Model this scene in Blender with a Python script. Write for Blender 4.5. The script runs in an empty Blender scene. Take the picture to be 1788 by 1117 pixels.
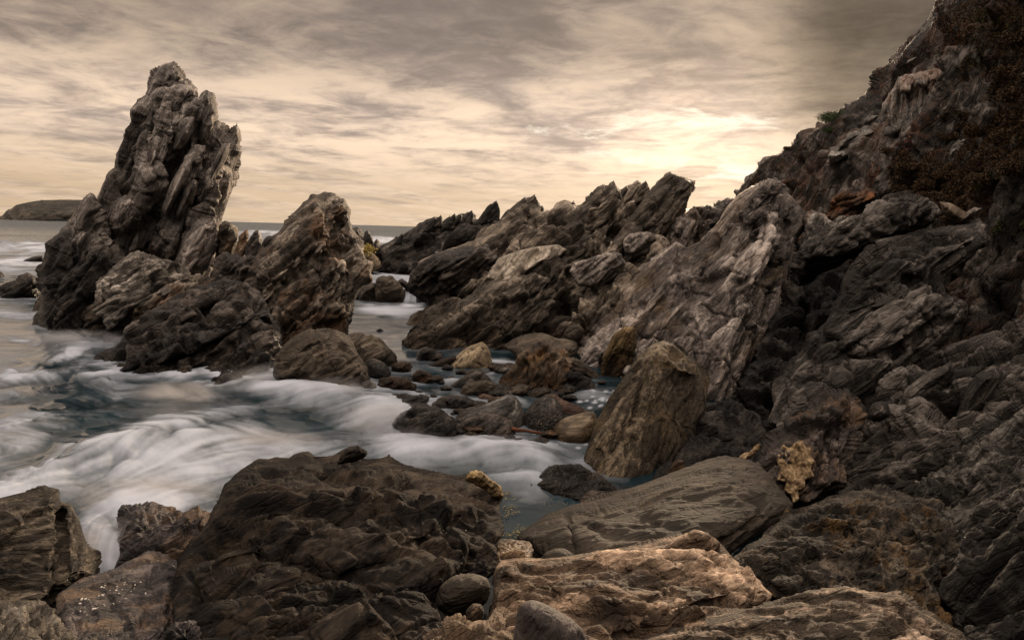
import bpy, math, random
import numpy as np
from mathutils import Matrix, Vector, Euler
R = math.radians
random.seed(7)
sc = bpy.context.scene
C = sc.collection

# ------------------------------------------------------------------ camera
CAM_H, FPX, W0, H0 = 4.0, 1277.0, 1788.0, 1117.0
PITCH, ROLL = R(7.1), R(1.46)
cd = bpy.data.cameras.new('camera'); cam = bpy.data.objects.new('camera', cd); C.objects.link(cam)
cd.sensor_width = 36.0; cd.lens = 36.0 * FPX / W0; cd.clip_start = 0.1; cd.clip_end = 30000
MR = Matrix.Rotation(math.pi / 2 - PITCH, 3, 'X') @ Matrix.Rotation(ROLL, 3, 'Z')
cam.matrix_world = Matrix.Translation((0, 0, CAM_H)) @ MR.to_4x4()
sc.camera = cam

# ------------------------------------------------------------------ world, sun, exposure
sc.view_settings.view_transform = 'Standard'; sc.view_settings.look = 'None'
sc.view_settings.exposure = 0.5; sc.view_settings.gamma = 1.0; sc.view_settings.use_curve_mapping = False
SUN_AZ, SUN_EL = R(17.0), R(12.0)

class X:
    """a node socket with arithmetic, so that shader formulas can be written out"""
    def __init__(s, nt, sock): s.nt, s.s = nt, sock
    def _m(s, op, *a, clamp=False):
        n = s.nt.nodes.new('ShaderNodeMath'); n.operation = op; n.use_clamp = clamp
        for i, v in enumerate((s,) + a):
            if isinstance(v, X): s.nt.links.new(v.s, n.inputs[i])
            else: n.inputs[i].default_value = v
        return X(s.nt, n.outputs[0])
    def __add__(s, o): return s._m('ADD', o)
    def __mul__(s, o): return s._m('MULTIPLY', o)
    def __sub__(s, o): return s._m('SUBTRACT', o)
    def __truediv__(s, o): return s._m('DIVIDE', o)
    def pow(s, o): return s._m('POWER', o)
    def max(s, o): return s._m('MAXIMUM', o)
    def min(s, o): return s._m('MINIMUM', o)
    def clamp(s): return s._m('ADD', 0.0, clamp=True)
    def map(s, a, b, c=0.0, d=1.0, smooth=True):
        n = s.nt.nodes.new('ShaderNodeMapRange')
        n.interpolation_type = 'SMOOTHSTEP' if smooth else 'LINEAR'
        s.nt.links.new(s.s, n.inputs['Value'])
        n.inputs['From Min'].default_value = a; n.inputs['From Max'].default_value = b
        n.inputs['To Min'].default_value = c; n.inputs['To Max'].default_value = d
        return X(s.nt, n.outputs['Result'])

def vmap(nt, v, scale=(1, 1, 1), rot=(0, 0, 0), loc=(0, 0, 0)):
    n = nt.nodes.new('ShaderNodeMapping'); nt.links.new(v, n.inputs['Vector'])
    n.inputs['Scale'].default_value = scale; n.inputs['Rotation'].default_value = rot
    n.inputs['Location'].default_value = loc
    return n.outputs['Vector']
def noise(nt, v, scale, detail=5, rough=0.55, dist=0.0, lac=2.0):
    n = nt.nodes.new('ShaderNodeTexNoise'); nt.links.new(v, n.inputs['Vector'])
    n.inputs['Scale'].default_value = scale; n.inputs['Detail'].default_value = detail
    n.inputs['Roughness'].default_value = rough; n.inputs['Distortion'].default_value = dist
    n.inputs['Lacunarity'].default_value = lac
    return X(nt, n.outputs['Fac'])
def vor(nt, v, scale, feature='F1', out='Distance', rnd=1.0):
    n = nt.nodes.new('ShaderNodeTexVoronoi'); n.feature = feature; nt.links.new(v, n.inputs['Vector'])
    n.inputs['Scale'].default_value = scale; n.inputs['Randomness'].default_value = rnd
    return X(nt, n.outputs[out])
def mixc(nt, f, a, b, mode='MIX'):
    n = nt.nodes.new('ShaderNodeMix'); n.data_type = 'RGBA'; n.blend_type = mode
    for i, v in ((0, f), (6, a), (7, b)):
        if isinstance(v, X): nt.links.new(v.s, n.inputs[i])
        elif isinstance(v, (int, float)): n.inputs[i].default_value = v
        elif isinstance(v, (tuple, list)): n.inputs[i].default_value = (v[0], v[1], v[2], 1)
        else: nt.links.new(v, n.inputs[i])
    return n.outputs[2]
def ramp(nt, f, stops):
    n = nt.nodes.new('ShaderNodeValToRGB'); nt.links.new(f.s, n.inputs[0])
    e = n.color_ramp.elements
    while len(e) < len(stops): e.new(0.5)
    for q, (p, c) in zip(e, stops): q.position = p; q.color = (c[0], c[1], c[2], 1)
    return n.outputs['Color']

def build_world():
    w = bpy.data.worlds.new('World'); sc.world = w; w.use_nodes = True
    nt = w.node_tree; nt.nodes.clear()
    out = nt.nodes.new('ShaderNodeOutputWorld'); bg = nt.nodes.new('ShaderNodeBackground')
    nt.links.new(bg.outputs[0], out.inputs[0])
    tc = nt.nodes.new('ShaderNodeTexCoord'); D = tc.outputs['Generated']
    sep = nt.nodes.new('ShaderNodeSeparateXYZ'); nt.links.new(D, sep.inputs[0])
    x, y, z = (X(nt, sep.outputs[i]) for i in range(3))
    sky = nt.nodes.new('ShaderNodeTexSky'); sky.sky_type = 'NISHITA'; sky.sun_disc = False
    sky.sun_elevation = SUN_EL; sky.sun_rotation = SUN_AZ; sky.air_density = 1.2; sky.dust_density = 1.5
    # cloud deck: the direction met with a slightly curved layer overhead, drawn out along one bearing
    zc = z.max(0.0) + 0.085
    cb = nt.nodes.new('ShaderNodeCombineXYZ')
    nt.links.new((x / zc).s, cb.inputs[0]); nt.links.new((y / zc).s, cb.inputs[1])
    P = cb.outputs[0]
    PA = vmap(nt, vmap(nt, P, rot=(0, 0, R(24))), scale=(1.0, 0.40, 1))
    PS = vmap(nt, vmap(nt, P, rot=(0, 0, R(28))), scale=(1.0, 0.15, 1))
    PM = vmap(nt, vmap(nt, P, rot=(0, 0, R(10))), scale=(0.8, 0.85, 1))
    big = noise(nt, vmap(nt, PA, loc=(3.1, 1.7, 0.3)), 0.85, 5, 0.55, 0.3)
    mid = noise(nt, vmap(nt, PM, loc=(8.1, 4.4, 2.3)), 1.9, 7, 0.60, 0.6)
    fine = noise(nt, vmap(nt, PM, loc=(1.1, 9.4, 5.3)), 5.0, 6, 0.66, 0.5)
    wisp = noise(nt, PS, 2.6, 7, 0.62, 0.3)
    thick = (big * 0.26 + mid * 0.38 + fine * 0.22 + wisp * 0.14)
    ga, ge = R(12.8), R(6.8)                                   # where the veiled light shows through
    sd = (math.sin(ga) * math.cos(ge), math.cos(ga) * math.cos(ge), math.sin(ge))
    dt = (x * sd[0] + y * sd[1] + z * sd[2]).max(0.0)
    g1, g2, g3 = dt.pow(4.0), dt.pow(60.0), dt.pow(420.0)
    el = z.max(0.0)
    th = thick + el.map(0.08, 0.30, -0.015, 0.05)
    cover = th.map(0.41, 0.59)
    deck = el.map(0.12, 0.25, 1.0, 0.50)                       # the heavier bank above the bright band
    light = (g1 * 0.07 + g2 * 0.10 + 0.41) * deck * ((x / y.max(0.05)).map(0.27, 0.43, 0.0, 0.72) * el.map(0.07, 0.17) * -1.0 + 1.0)
    thin = mixc(nt, 1.0, (1.0, 0.76, 0.555), _gray(nt, light * 1.62), 'MULTIPLY')
    shade = mixc(nt, 1.0, (1.0, 0.78, 0.65), _gray(nt, light * 0.84 * ((mid * 0.6 + fine * 0.4).map(0.32, 0.68, 1.28, 0.74))), 'MULTIPLY')
    cl = mixc(nt, cover, thin, shade)
    # low band of clear warm air above the sea, streaked
    skn = mixc(nt, 1.0, sky.outputs[0], (0.0012, 0.0012, 0.0012), 'MULTIPLY')
    haze = mixc(nt, 1.0, mixc(nt, g1.clamp(), (1.0, 0.72, 0.46), (1.0, 0.76, 0.53)), _gray(nt, (g1 * 0.10 + g2 * 0.08 + 0.43) * wisp.map(0.3, 0.7, 1.08, 0.90)), 'MULTIPLY')
    low = el.map(0.02, 0.125, 1.0, 0.0) * (wisp.map(0.40, 0.60, 1.0, 0.45))
    cl = mixc(nt, low.clamp(), cl, haze)
    cl = mixc(nt, 1.0, cl, skn, 'ADD')
    # gaps burnt through near the sun
    u, v = x / y.max(0.05), z / y.max(0.05)
    def hole(cu, cv, wu, wv):
        du, dv = (u - cu) / wu, (v - cv) / wv
        return (du * du + dv * dv) * -1.0 + 1.0
    cu = nt.nodes.new('ShaderNodeCombineXYZ'); nt.links.new((u * 8.0).s, cu.inputs[0]); nt.links.new((v * 34.0).s, cu.inputs[1])
    rag = noise(nt, vmap(nt, cu.outputs[0], rot=(0, 0, R(-9))), 1.0, 8, 0.66, 0.5)
    holes = hole(.23, .147, .10, .024).max(hole(.255, .106, .12, .022)).max(hole(.31, .082, .09, .022)).max(hole(.10, .135, .13, .018) - 0.35)
    gap = (holes.max(-2.0) * 0.75 + (rag - 0.5) * 8.5).map(0.1, 1.8)
    cl = mixc(nt, (gap * 0.95).clamp(), cl, (0.92, 0.80, 0.63))
    cl = mixc(nt, 1.0, cl, mixc(nt, 1.0, (1.0, 0.66, 0.36), _gray(nt, g3 * 0.10 + g2 * 0.02), 'MULTIPLY'), 'ADD')
    # unseen sky overhead brightened to light the rocks, behind the viewer dimmed for contrast
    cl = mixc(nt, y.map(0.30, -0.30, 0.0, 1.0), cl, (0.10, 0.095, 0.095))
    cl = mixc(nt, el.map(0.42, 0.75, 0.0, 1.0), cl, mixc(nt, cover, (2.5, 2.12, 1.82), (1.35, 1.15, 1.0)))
    # below the horizon: dim sea-reflected light
    cl = mixc(nt, z.map(-0.02, 0.0), (0.10, 0.085, 0.07), cl)
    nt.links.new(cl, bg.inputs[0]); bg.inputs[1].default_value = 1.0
def _gray(nt, v):
    n = nt.nodes.new('ShaderNodeCombineColor')
    for i in range(3): nt.links.new(v.s, n.inputs[i])
    return n.outputs[0]
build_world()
ld = bpy.data.lights.new('sun', 'SUN'); ld.energy = 4.6; ld.angle = R(7); ld.color = (1.0, 0.76, 0.52)
so = bpy.data.objects.new('sun', ld); C.objects.link(so)
_l = Vector((math.sin(SUN_AZ) * math.cos(SUN_EL), math.cos(SUN_AZ) * math.cos(SUN_EL), math.sin(SUN_EL)))
so.rotation_euler = _l.to_track_quat('Z', 'Y').to_euler(); so.location = (10, 40, 30)
# ------------------------------------------------------------------ pixels of the photograph and places in the world
MRn = np.array(MR, dtype=np.float64)
def ray(px, py):
    """direction through a point of the photograph, scaled to one metre of ground distance ahead"""
    px = np.asarray(px, float); py = np.asarray(py, float)
    v = np.stack([(px - W0 / 2) / FPX, -(py - H0 / 2) / FPX, -np.ones_like(px)], -1) @ MRn.T
    return v / v[..., 1:2]
CAMP = np.array([0, 0, CAM_H])
def at(px, py, d): return CAMP + ray(px, py) * np.asarray(d, float)[..., None]
def wd(px, py, z=0.0):
    """distance ahead at which the view through a pixel meets the level z"""
    r = ray(px, py)[..., 2]
    return (z - CAM_H) / np.where(r > -1e-4, -1e-4, r)
def on(px, py, z=0.0): return at(px, py, wd(px, py, z))
def proj(P):
    v = (P - CAMP) @ MRn
    return v[..., 0] / -v[..., 2] * FPX + W0 / 2, -v[..., 1] / -v[..., 2] * FPX + H0 / 2

# ------------------------------------------------------------------ noise
def _h(ix, iy, iz, k):
    h = (ix.astype(np.int64) * 73856093) ^ (iy.astype(np.int64) * 19349663) ^ (iz.astype(np.int64) * 83492791) ^ (k * 2654435761)
    h = (h & 0xffffffff).astype(np.uint32)
    h ^= h >> np.uint32(16); h *= np.uint32(0x7feb352d); h ^= h >> np.uint32(15); h *= np.uint32(0x846ca68b); h ^= h >> np.uint32(16)
    return h
def _f(h, s): return ((h >> np.uint32(s)) & np.uint32(1023)).astype(np.float32) / 1023.0
def vnoise(P, seed=0):
    i = np.floor(P); f = (P - i).astype(np.float32); i = i.astype(np.int64)
    f = f * f * f * (f * (f * 6 - 15) + 10)
    r = 0
    for a in (0, 1):
        wx = f[:, 0] if a else 1 - f[:, 0]
        for b in (0, 1):
            wy = f[:, 1] if b else 1 - f[:, 1]
            for c in (0, 1):
                wz = f[:, 2] if c else 1 - f[:, 2]
                r = r + wx * wy * wz * _f(_h(i[:, 0] + a, i[:, 1] + b, i[:, 2] + c, seed), 3)
    return r
def fbm(P, o=4, seed=0, g=0.5):
    s, a, t = 0, 1.0, 0
    for k in range(o):
        s = s + a * (vnoise(P * 2.03 ** k + k * 7.3, seed + k) - 0.5); t += a; a *= g
    return s / t * 2
def voro(P, seed=0):
    i = np.floor(P); f = (P - i).astype(np.float32); i = i.astype(np.int64)
    n = len(P)
    d1 = np.full(n, 9.0, np.float32); d2 = d1.copy(); hb = np.zeros(n, np.uint32); vb = np.zeros((n, 3), np.float32)
    for a in (-1, 0, 1):
        for b in (-1, 0, 1):
            for c in (-1, 0, 1):
                h = _h(i[:, 0] + a, i[:, 1] + b, i[:, 2] + c, seed)
                v = np.stack([f[:, 0] - a - _f(h, 0), f[:, 1] - b - _f(h, 10), f[:, 2] - c - _f(h, 20)], 1)
                d = (v * v).sum(1)
                m = d < d1
                d2 = np.where(m, d1, np.minimum(d2, d))
                d1 = np.where(m, d, d1); hb = np.where(m, h, hb); vb[m] = v[m]
    h2 = _h(hb.astype(np.int64), hb.astype(np.int64) >> 7, hb.astype(np.int64) >> 13, seed + 91)
    rn = np.stack([_f(h2, 0), _f(h2, 10), _f(h2, 20)], 1)
    return np.sqrt(d1), np.sqrt(d2), rn, vb
def sstep(a, b, x):
    t = np.clip((x - a) / (b - a), 0, 1); return t * t * (3 - 2 * t)

# ------------------------------------------------------------------ meshes
def mesh_obj(name, V, F, mat, parent=None, smooth=True, attrs=None, origin=None):
    """V (n,3), F (m,4) or (m,3) or list of both -> ONE mesh object"""
    V = np.asarray(V, np.float32)
    if origin is None: origin = np.array([V[:, 0].mean(), V[:, 1].mean(), V[:, 2].min()])
    me = bpy.data.meshes.new(name)
    me.vertices.add(len(V)); me.vertices.foreach_set('co', (V - origin).astype(np.float32).ravel())
    Fs = F if isinstance(F, list) else [F]
    Fs = [np.asarray(q, np.int32) for q in Fs if len(q)]
    nl = sum(q.size for q in Fs); nf = sum(len(q) for q in Fs)
    me.loops.add(nl); me.polygons.add(nf)
    me.loops.foreach_set('vertex_index', np.concatenate([q.ravel() for q in Fs]))
    tot = np.concatenate([np.full(len(q), q.shape[1], np.int32) for q in Fs])
    st = np.concatenate([[0], np.cumsum(tot)[:-1]]).astype(np.int32)
    me.polygons.foreach_set('loop_start', st)
    try: me.polygons.foreach_set('loop_total', tot)
    except Exception: pass
    me.update(calc_edges=True); me.validate()
    if smooth: me.polygons.foreach_set('use_smooth', np.ones(len(me.polygons), bool))
    for k, a in (attrs or {}).items():
        at_ = me.attributes.new(k, 'FLOAT', 'POINT'); at_.data.foreach_set('value', np.asarray(a, np.float32))
    o = bpy.data.objects.new(name, me); C.objects.link(o)
    if mat: me.materials.append(mat)
    o.location = origin
    if parent is not None:
        o.parent = parent; o.location = np.array(origin) - np.array(parent.location)
    return o
def tag(o, label=None, cat=None, group=None, kind=None):
    for k, v in (('label', label), ('category', cat), ('group', group), ('kind', kind)):
        if v: o[k] = v
    return o

def vnormals(V, F):
    a = V[F[:, 2]] - V[F[:, 0]]; b = V[F[:, 3]] - V[F[:, 1]]
    n = np.cross(a, b); N = np.zeros_like(V)
    for k in range(4):
        for c in range(3): N[:, c] += np.bincount(F[:, k], n[:, c], len(V))
    return N / (np.linalg.norm(N, axis=1, keepdims=True) + 1e-12)

def frame(ang, yaw=20):
    """rows: along the bedding, across it, along its strike"""
    a, y = R(ang), R(yaw)
    M = np.array([[math.cos(a), 0, math.sin(a)], [-math.sin(a), 0, math.cos(a)], [0, 1, 0]])
    Rz = np.array([[math.cos(y), -math.sin(y), 0], [math.sin(y), math.cos(y), 0], [0, 0, 1]])
    return M @ Rz.T

def roughen(P, fr, size, amp, blk=1.0, strat=0.5, lump=0.5, fine=1.0, seed=0, along=3.8, crack=0.5, joint=0.5):
    """how far each point of a rock stands out: fractured blocks, bedding steps, lumps; metres"""
    Q = (P @ fr.T) / size
    wv = np.stack([fbm(Q * 0.7 + 11, 2, seed + 5), fbm(Q * 0.7 + 37, 2, seed + 6), fbm(Q * 0.7 + 71, 2, seed + 7)], 1)
    Q = Q + wv * 0.17
    A = Q * np.array([1 / along, 1.45, 0.8])
    d = np.zeros(len(P), np.float32); tone = np.zeros(len(P), np.float32)
    if lump: d += lump * fbm(Q * np.array([0.45, 0.7, 0.6]), 3, seed + 1)
    if blk:
        for k, (s, w) in enumerate(((0.9, 1.0), (2.1, 0.55), (4.9, 0.25), (10.5, 0.10))):
            f1, f2, rn, vb = voro(A * s + k * 13.1, seed + 20 + k)
            t = (rn[:, 0] - 0.5) + 0.9 * ((rn[:, 1] - 0.5) * vb[:, 1] * 2 + (rn[:, 2] - 0.5) * vb[:, 0] * 1.6 + (rn[:, 0] - 0.5) * vb[:, 2])
            ed = sstep(0.0, 0.11, f2 - f1)
            d += blk * w * (t * (0.55 + 0.45 * ed) - crack * 0.95 * (1 - ed) * (0.4 + rn[:, 1]))
            tone += (rn[:, 2] - 0.5) * (0.9, 0.6, 0.4, 0.3)[k]
    if strat:
        for k, (s, w) in enumerate(((1.5, 0.5), (3.7, 0.26), (8.5, 0.09))):
            u = Q[:, 1] * s + 0.6 * fbm(Q * np.array([0.16, 0.7, 0.4]) * s * 0.7 + 5, 3, seed + 40 + k)
            c = np.floor(u); fr_ = u - c
            hh = _f(_h(c.astype(np.int64), c.astype(np.int64) * 0 + 3, c.astype(np.int64) * 0 + k, seed + 50), 5)
            d += strat * w * (hh * 0.9 - 0.45 + 0.75 * (fr_ - 0.5) * (0.4 + hh) - 0.5 * np.exp(-(np.minimum(fr_, 1 - fr_) / 0.10) ** 2) * hh)
            tone += (hh - 0.5) * (0.35, 0.4, 0.3)[k] * min(1, strat * 1.5)
    if joint:                                       # long clefts running with the bedding, and fewer across it
        for k, (sc3, w, a) in enumerate((((0.16, 0.75, 0.35), 0.035, 1.0), ((0.30, 1.7, 0.8), 0.04, 0.5), ((0.9, 0.25, 0.4), 0.025, 0.45))):
            l = fbm(Q * np.array(sc3) + 19 * k, 3, seed + 70 + k, 0.45)
            d -= joint * a * np.exp(-(l / w) ** 2) * (0.45 + 0.8 * vnoise(Q * 0.5 + 3, seed + 75 + k))
    if fine: d += fine * 0.09 * fbm(Q * np.array([2.2, 5.5, 4.5]), 4, seed + 60, 0.62)
    return d * amp, tone

def seg_dist(px, py, pts, closed=False):
    pts = np.asarray(pts, float)
    a = pts; b = np.roll(pts, -1, 0)
    if not closed: a, b = pts[:-1], pts[1:]
    best = np.full(px.shape, 1e18); bx = np.zeros(px.shape); by = np.zeros(px.shape); sg = np.zeros(px.shape)
    for (x0, y0), (x1, y1) in zip(a, b):
        dx, dy = x1 - x0, y1 - y0
        t = np.clip(((px - x0) * dx + (py - y0) * dy) / (dx * dx + dy * dy + 1e-12), 0, 1)
        cx, cy = x0 + t * dx, y0 + t * dy
        d = (px - cx) ** 2 + (py - cy) ** 2
        m = d < best
        best = np.where(m, d, best); bx = np.where(m, cx, bx); by = np.where(m, cy, by)
        sg = np.where(m, dx * (py - y0) - dy * (px - x0), sg)
    return np.sqrt(best), bx, by, np.sign(sg)
def inside(px, py, pts):
    pts = np.asarray(pts, float); r = np.zeros(px.shape, bool)
    for (x0, y0), (x1, y1) in zip(pts, np.roll(pts, -1, 0)):
        if y0 == y1: continue
        r ^= ((y0 > py) != (y1 > py)) & (px < (x1 - x0) * (py - y0) / (y1 - y0) + x0)
    return r
def spline(pts, n=4, ten=0.5):
    """a smoother closed outline through the given corners (half way between the corners and a curve)"""
    P = np.asarray(pts, float); a, b, c, d = np.roll(P, 1, 0), P, np.roll(P, -1, 0), np.roll(P, -2, 0)
    out = []
    for k in range(n):
        t = k / n
        cr = 0.5 * ((2 * b) + (-a + c) * t + (2 * a - 5 * b + 4 * c - d) * t * t + (-a + 3 * b - 3 * c + d) * t ** 3)
        out.append(cr * ten + (b + (c - b) * t) * (1 - ten))
    return np.stack(out, 1).reshape(-1, 2)

def depth_plane(ctrl):
    c = np.asarray(ctrl, float); k = 1 / c[:, 2]
    if len(c) == 1: co = (0, 0, k[0])
    elif len(c) == 2:
        s = (k[1] - k[0]) / (c[1, 1] - c[0, 1]); co = (0, s, k[0] - s * c[0, 1])
    else: co = np.linalg.lstsq(np.c_[c[:, :2], np.ones(len(c))], k, rcond=None)[0]
    return lambda x, y: 1 / np.maximum(co[0] * x + co[1] * y + co[2], 1e-3)

SURF = {}
def lobe(poly, d, T=1.0, Rb=60, Tb=None, s=2.4, strokes=(), soft=1, ang=50, yaw=20, size=1.0, amp=0.3, q=1.35, ten=0.5, seed=0, rim=0.7, **rk):
    """a lump of rock with real thickness: an outline met at its own distance, swelling to front and back, then fractured"""
    Tb = T if Tb is None else Tb; s = s * 0.8
    if ten <= .3: rim = min(rim, .25); ten *= .5
    poly = spline(poly, 4, ten) if ten else np.asarray(poly, float)
    x0, y0 = poly.min(0) - s; x1, y1 = poly.max(0) + s
    nx, ny = int((x1 - x0) / s) + 2, int((y1 - y0) / s) + 2
    gx = x0 + np.arange(nx) * s; gy = y0 + np.arange(ny) * s
    GX, GY = np.meshgrid(gx, gy)
    cc = inside((GX[:-1, :-1] + s / 2), (GY[:-1, :-1] + s / 2), poly)
    cnt = np.zeros((ny, nx), int)
    for a in (0, 1):
        for b in (0, 1): cnt[a:ny - 1 + a, b:nx - 1 + b] += cc
    used = cnt > 0; rimm = used & (cnt < 4)
    idx = np.full((ny, nx), -1); idx[used] = np.arange(used.sum())
    px, py = GX[used], GY[used]; rm = rimm[used]
    dist, bx, by, _ = seg_dist(px, py, poly, True)
    px = np.where(rm, bx, px); py = np.where(rm, by, py); dist = np.where(rm, 0, dist)
    e = np.clip(dist / Rb, 0, 1); prof = (1 - (1 - e) ** 2) ** (1 / q)
    D = depth_plane(d)(px, py)
    off = T * prof
    for st in strokes:
        pts, w, a = st[:3]; side = st[3] if len(st) > 3 else 0
        dd, _, _, sg = seg_dist(px, py, pts)
        g = np.exp(-(dd / w) ** 2)
        if side: g = np.where(sg * side > 0, np.exp(-(dd / w) ** 2), np.exp(-(dd / (w * 0.18)) ** 2))
        off = off + a * g * np.minimum(1, dist / (Rb * 0.3))
    rr = ray(px, py)
    Vf = CAMP + rr * (D - off)[:, None]
    j, i = np.nonzero(cc)
    Ff = np.stack([idx[j, i], idx[j + 1, i], idx[j + 1, i + 1], idx[j, i + 1]], 1)
    # the back sheet shares the rim
    nr = len(px); inner = ~rm; bi = np.arange(nr); bi[inner] = nr + np.arange(inner.sum())
    Vb = CAMP + rr[inner] * (D + Tb * prof)[inner][:, None]
    V = np.vstack([Vf, Vb]); F = np.vstack([Ff, bi[Ff][:, ::-1]])
    N = vnormals(V, F)
    fr = frame(ang, yaw)
    dd, tone = roughen(V[:nr], fr, size, amp, seed=seed, **rk)
    # breaks are worn a little, so that steps do not fray along the mesh
    for _ in range(soft):
        num = np.zeros((ny, nx), np.float32); den = num.copy(); g0 = num.copy(); m0 = used.astype(np.float32); g0[used] = dd
        for a, b, w in ((0, 0, 4), (0, 1, 2), (0, -1, 2), (1, 0, 2), (-1, 0, 2), (1, 1, 1), (1, -1, 1), (-1, 1, 1), (-1, -1, 1)):
            num += w * np.roll(g0 * m0, (a, b), (0, 1)); den += w * np.roll(m0, (a, b), (0, 1))
        dd = (num / np.maximum(den, 1))[used]
    # near the outline the surface gives less, so that edges break rather than bristle
    dd = dd * (rim * 0.6 + (1 - rim * 0.6) * sstep(0, 1, dist / max(5 * s, Rb * 0.25)))
    N[:nr] = N[:nr] - rr / np.linalg.norm(rr, axis=1, keepdims=True) * 0.7
    N /= np.linalg.norm(N, axis=1, keepdims=True)
    bb = fbm(V[nr:] / size, 3, seed + 3) * amp * 0.8
    V = V + N * np.r_[dd, bb][:, None]
    return dict(V=V, F=F, tone=np.r_[tone, tone[inner]], px=px, py=py, nf=nr, N=N[:nr])

def rock(name, label, cat, lobes, mat, group=None, parent=None):
    Vs, Fs, ts, n = [], [], [], 0
    for L in lobes:
        Vs.append(L['V']); Fs.append(L['F'] + n); ts.append(L['tone']); n += len(L['V'])
    o = mesh_obj(name, np.vstack(Vs), np.vstack(Fs), mat, parent, attrs={'tone': np.concatenate(ts)})
    if label: tag(o, label, cat, group)
    SURF[o.name] = [(L['px'], L['py'], L['V'][:L['nf']], L['N']) for L in lobes]
    return o

# ------------------------------------------------------------------ materials
def new_mat(name):
    m = bpy.data.materials.new(name); m.use_nodes = True; nt = m.node_tree; nt.nodes.clear()
    o = nt.nodes.new('ShaderNodeOutputMaterial'); b = nt.nodes.new('ShaderNodeBsdfPrincipled')
    nt.links.new(b.outputs[0], o.inputs[0])
    return m, nt, b
def rock_mat(name, dark, mid, light, ang=50, yaw=20, size=1.0, stripe=0.5, tonev=0.35, rough=0.75, spots=None, spot_amt=0.0, spot_scale=0.6,
             wet=None, bump=1.0, pits=0.0, pale=0.0, spec=0.12, chips=1.0):
    m, nt, b = new_mat(name)
    g = nt.nodes.new('ShaderNodeNewGeometry'); pos = g.outputs['Position']
    v = nt.nodes.new('ShaderNodeVectorRotate'); v.rotation_type = 'Z_AXIS'; v.inputs['Angle'].default_value = R(-yaw)
    nt.links.new(pos, v.inputs['Vector'])
    v2 = nt.nodes.new('ShaderNodeVectorRotate'); v2.rotation_type = 'Y_AXIS'; v2.inputs['Angle'].default_value = R(ang)
    nt.links.new(v.outputs[0], v2.inputs['Vector'])
    Pb = v2.outputs[0]                                    # x along the bedding, z across
    k = 1 / size
    A = vmap(nt, Pb, (0.35 * k, 0.9 * k, 1.1 * k)); S = vmap(nt, Pb, (0.11 * k, 0.7 * k, 2.4 * k))
    n1 = noise(nt, A, 1.6, 9, 0.66, 0.2); n2 = noise(nt, A, 6.5, 8, 0.70, 0.1); st = noise(nt, S, 3.2, 8, 0.68, 0.25)
    st2 = noise(nt, S, 11.0, 6, 0.68, 0.1)
    ta = nt.nodes.new('ShaderNodeAttribute'); ta.attribute_name = 'tone'; tone = X(nt, ta.outputs['Fac'])
    f = n1 * 0.42 + n2 * 0.26 + st * (0.5 * stripe) + st2 * (0.3 * stripe) + tone * (tonev * 0.35) + (0.16 - 0.40 * stripe + 0.0)
    f = f.map(0.33, 0.67, 0, 1, False)
    col = ramp(nt, f, [(0.0, tuple(c * 0.5 for c in dark)), (0.28, tuple((a + c) * .42 for a, c in zip(dark, mid))), (0.55, mid), (1.0, tuple(c * 1.45 for c in light))])
    vein = noise(nt, S, 5.3, 5, 0.6, 0.4).map(0.62, 0.70) * n2.map(0.35, 0.65)
    if pale: col = mixc(nt, (vein * pale).clamp(), col, tuple(min(0.6, c * 1.9) for c in light))
    if spots:
        sp = (noise(nt, pos, spot_scale * k, 6, 0.62, 0.4) * 0.75 + n2 * 0.35).map(0.545, 0.655)
        col = mixc(nt, (sp * spot_amt).clamp(), col, spots)
    roughn = (n2 * 0.3 + (rough - 0.15)).clamp()
    if wet is not None:
        sz = nt.nodes.new('ShaderNodeSeparateXYZ'); nt.links.new(pos, sz.inputs[0])
        wz = (X(nt, sz.outputs[2]) + (n1 - 0.5) * 1.0).map(wet, wet + 0.5, 1.0, 0.0)
        col = mixc(nt, wz, col, mixc(nt, 1.0, col, (0.42, 0.38, 0.34), 'MULTIPLY'))
        roughn = (roughn - wz * 0.36).max(0.2)
    nt.links.new(col, b.inputs['Base Color']); nt.links.new(roughn.s, b.inputs['Roughness'])
    b.inputs['Specular IOR Level'].default_value = spec
    cr = vor(nt, vmap(nt, A, (1, 1, 1)), 3.4, 'DISTANCE_TO_EDGE').map(0.0, 0.09, -0.5, 0.0)
    cr2 = vor(nt, A, 9.0, 'DISTANCE_TO_EDGE').map(0.0, 0.10, -0.25, 0.0)
    hgt = n1 * 0.6 + n2 * 0.5 + st * (0.8 * stripe) + st2 * (0.5 * stripe) + noise(nt, A, 24.0, 5, 0.7) * 0.28 + cr * 0.8 + cr2 * 0.7
    # thin plates and chips, each standing a little prouder or lower than the next
    def plate(vec, sc4, k4):
        n = nt.nodes.new('ShaderNodeTexVoronoi'); nt.links.new(vec, n.inputs['Vector']); n.inputs['Scale'].default_value = sc4
        sp_ = nt.nodes.new('ShaderNodeSeparateColor'); nt.links.new(n.outputs['Color'], sp_.inputs[0])
        return X(nt, sp_.outputs[0]) * k4
    wp = nt.nodes.new('ShaderNodeVectorMath'); wp.operation = 'ADD'
    nz = nt.nodes.new('ShaderNodeTexNoise'); nt.links.new(A, nz.inputs['Vector']); nz.inputs['Scale'].default_value = 5.0; nz.inputs['Detail'].default_value = 4
    sv = nt.nodes.new('ShaderNodeVectorMath'); sv.operation = 'SCALE'; sv.inputs['Scale'].default_value = 0.16; nt.links.new(nz.outputs['Color'], sv.inputs[0])
    nt.links.new(vmap(nt, Pb, (0.22 * k, 0.6 * k, 1.7 * k)), wp.inputs[0]); nt.links.new(sv.outputs[0], wp.inputs[1])
    hgt = hgt + (plate(wp.outputs[0], 3.0, 1.0) + plate(wp.outputs[0], 7.5, 0.5)) * (0.8 * chips)
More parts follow.
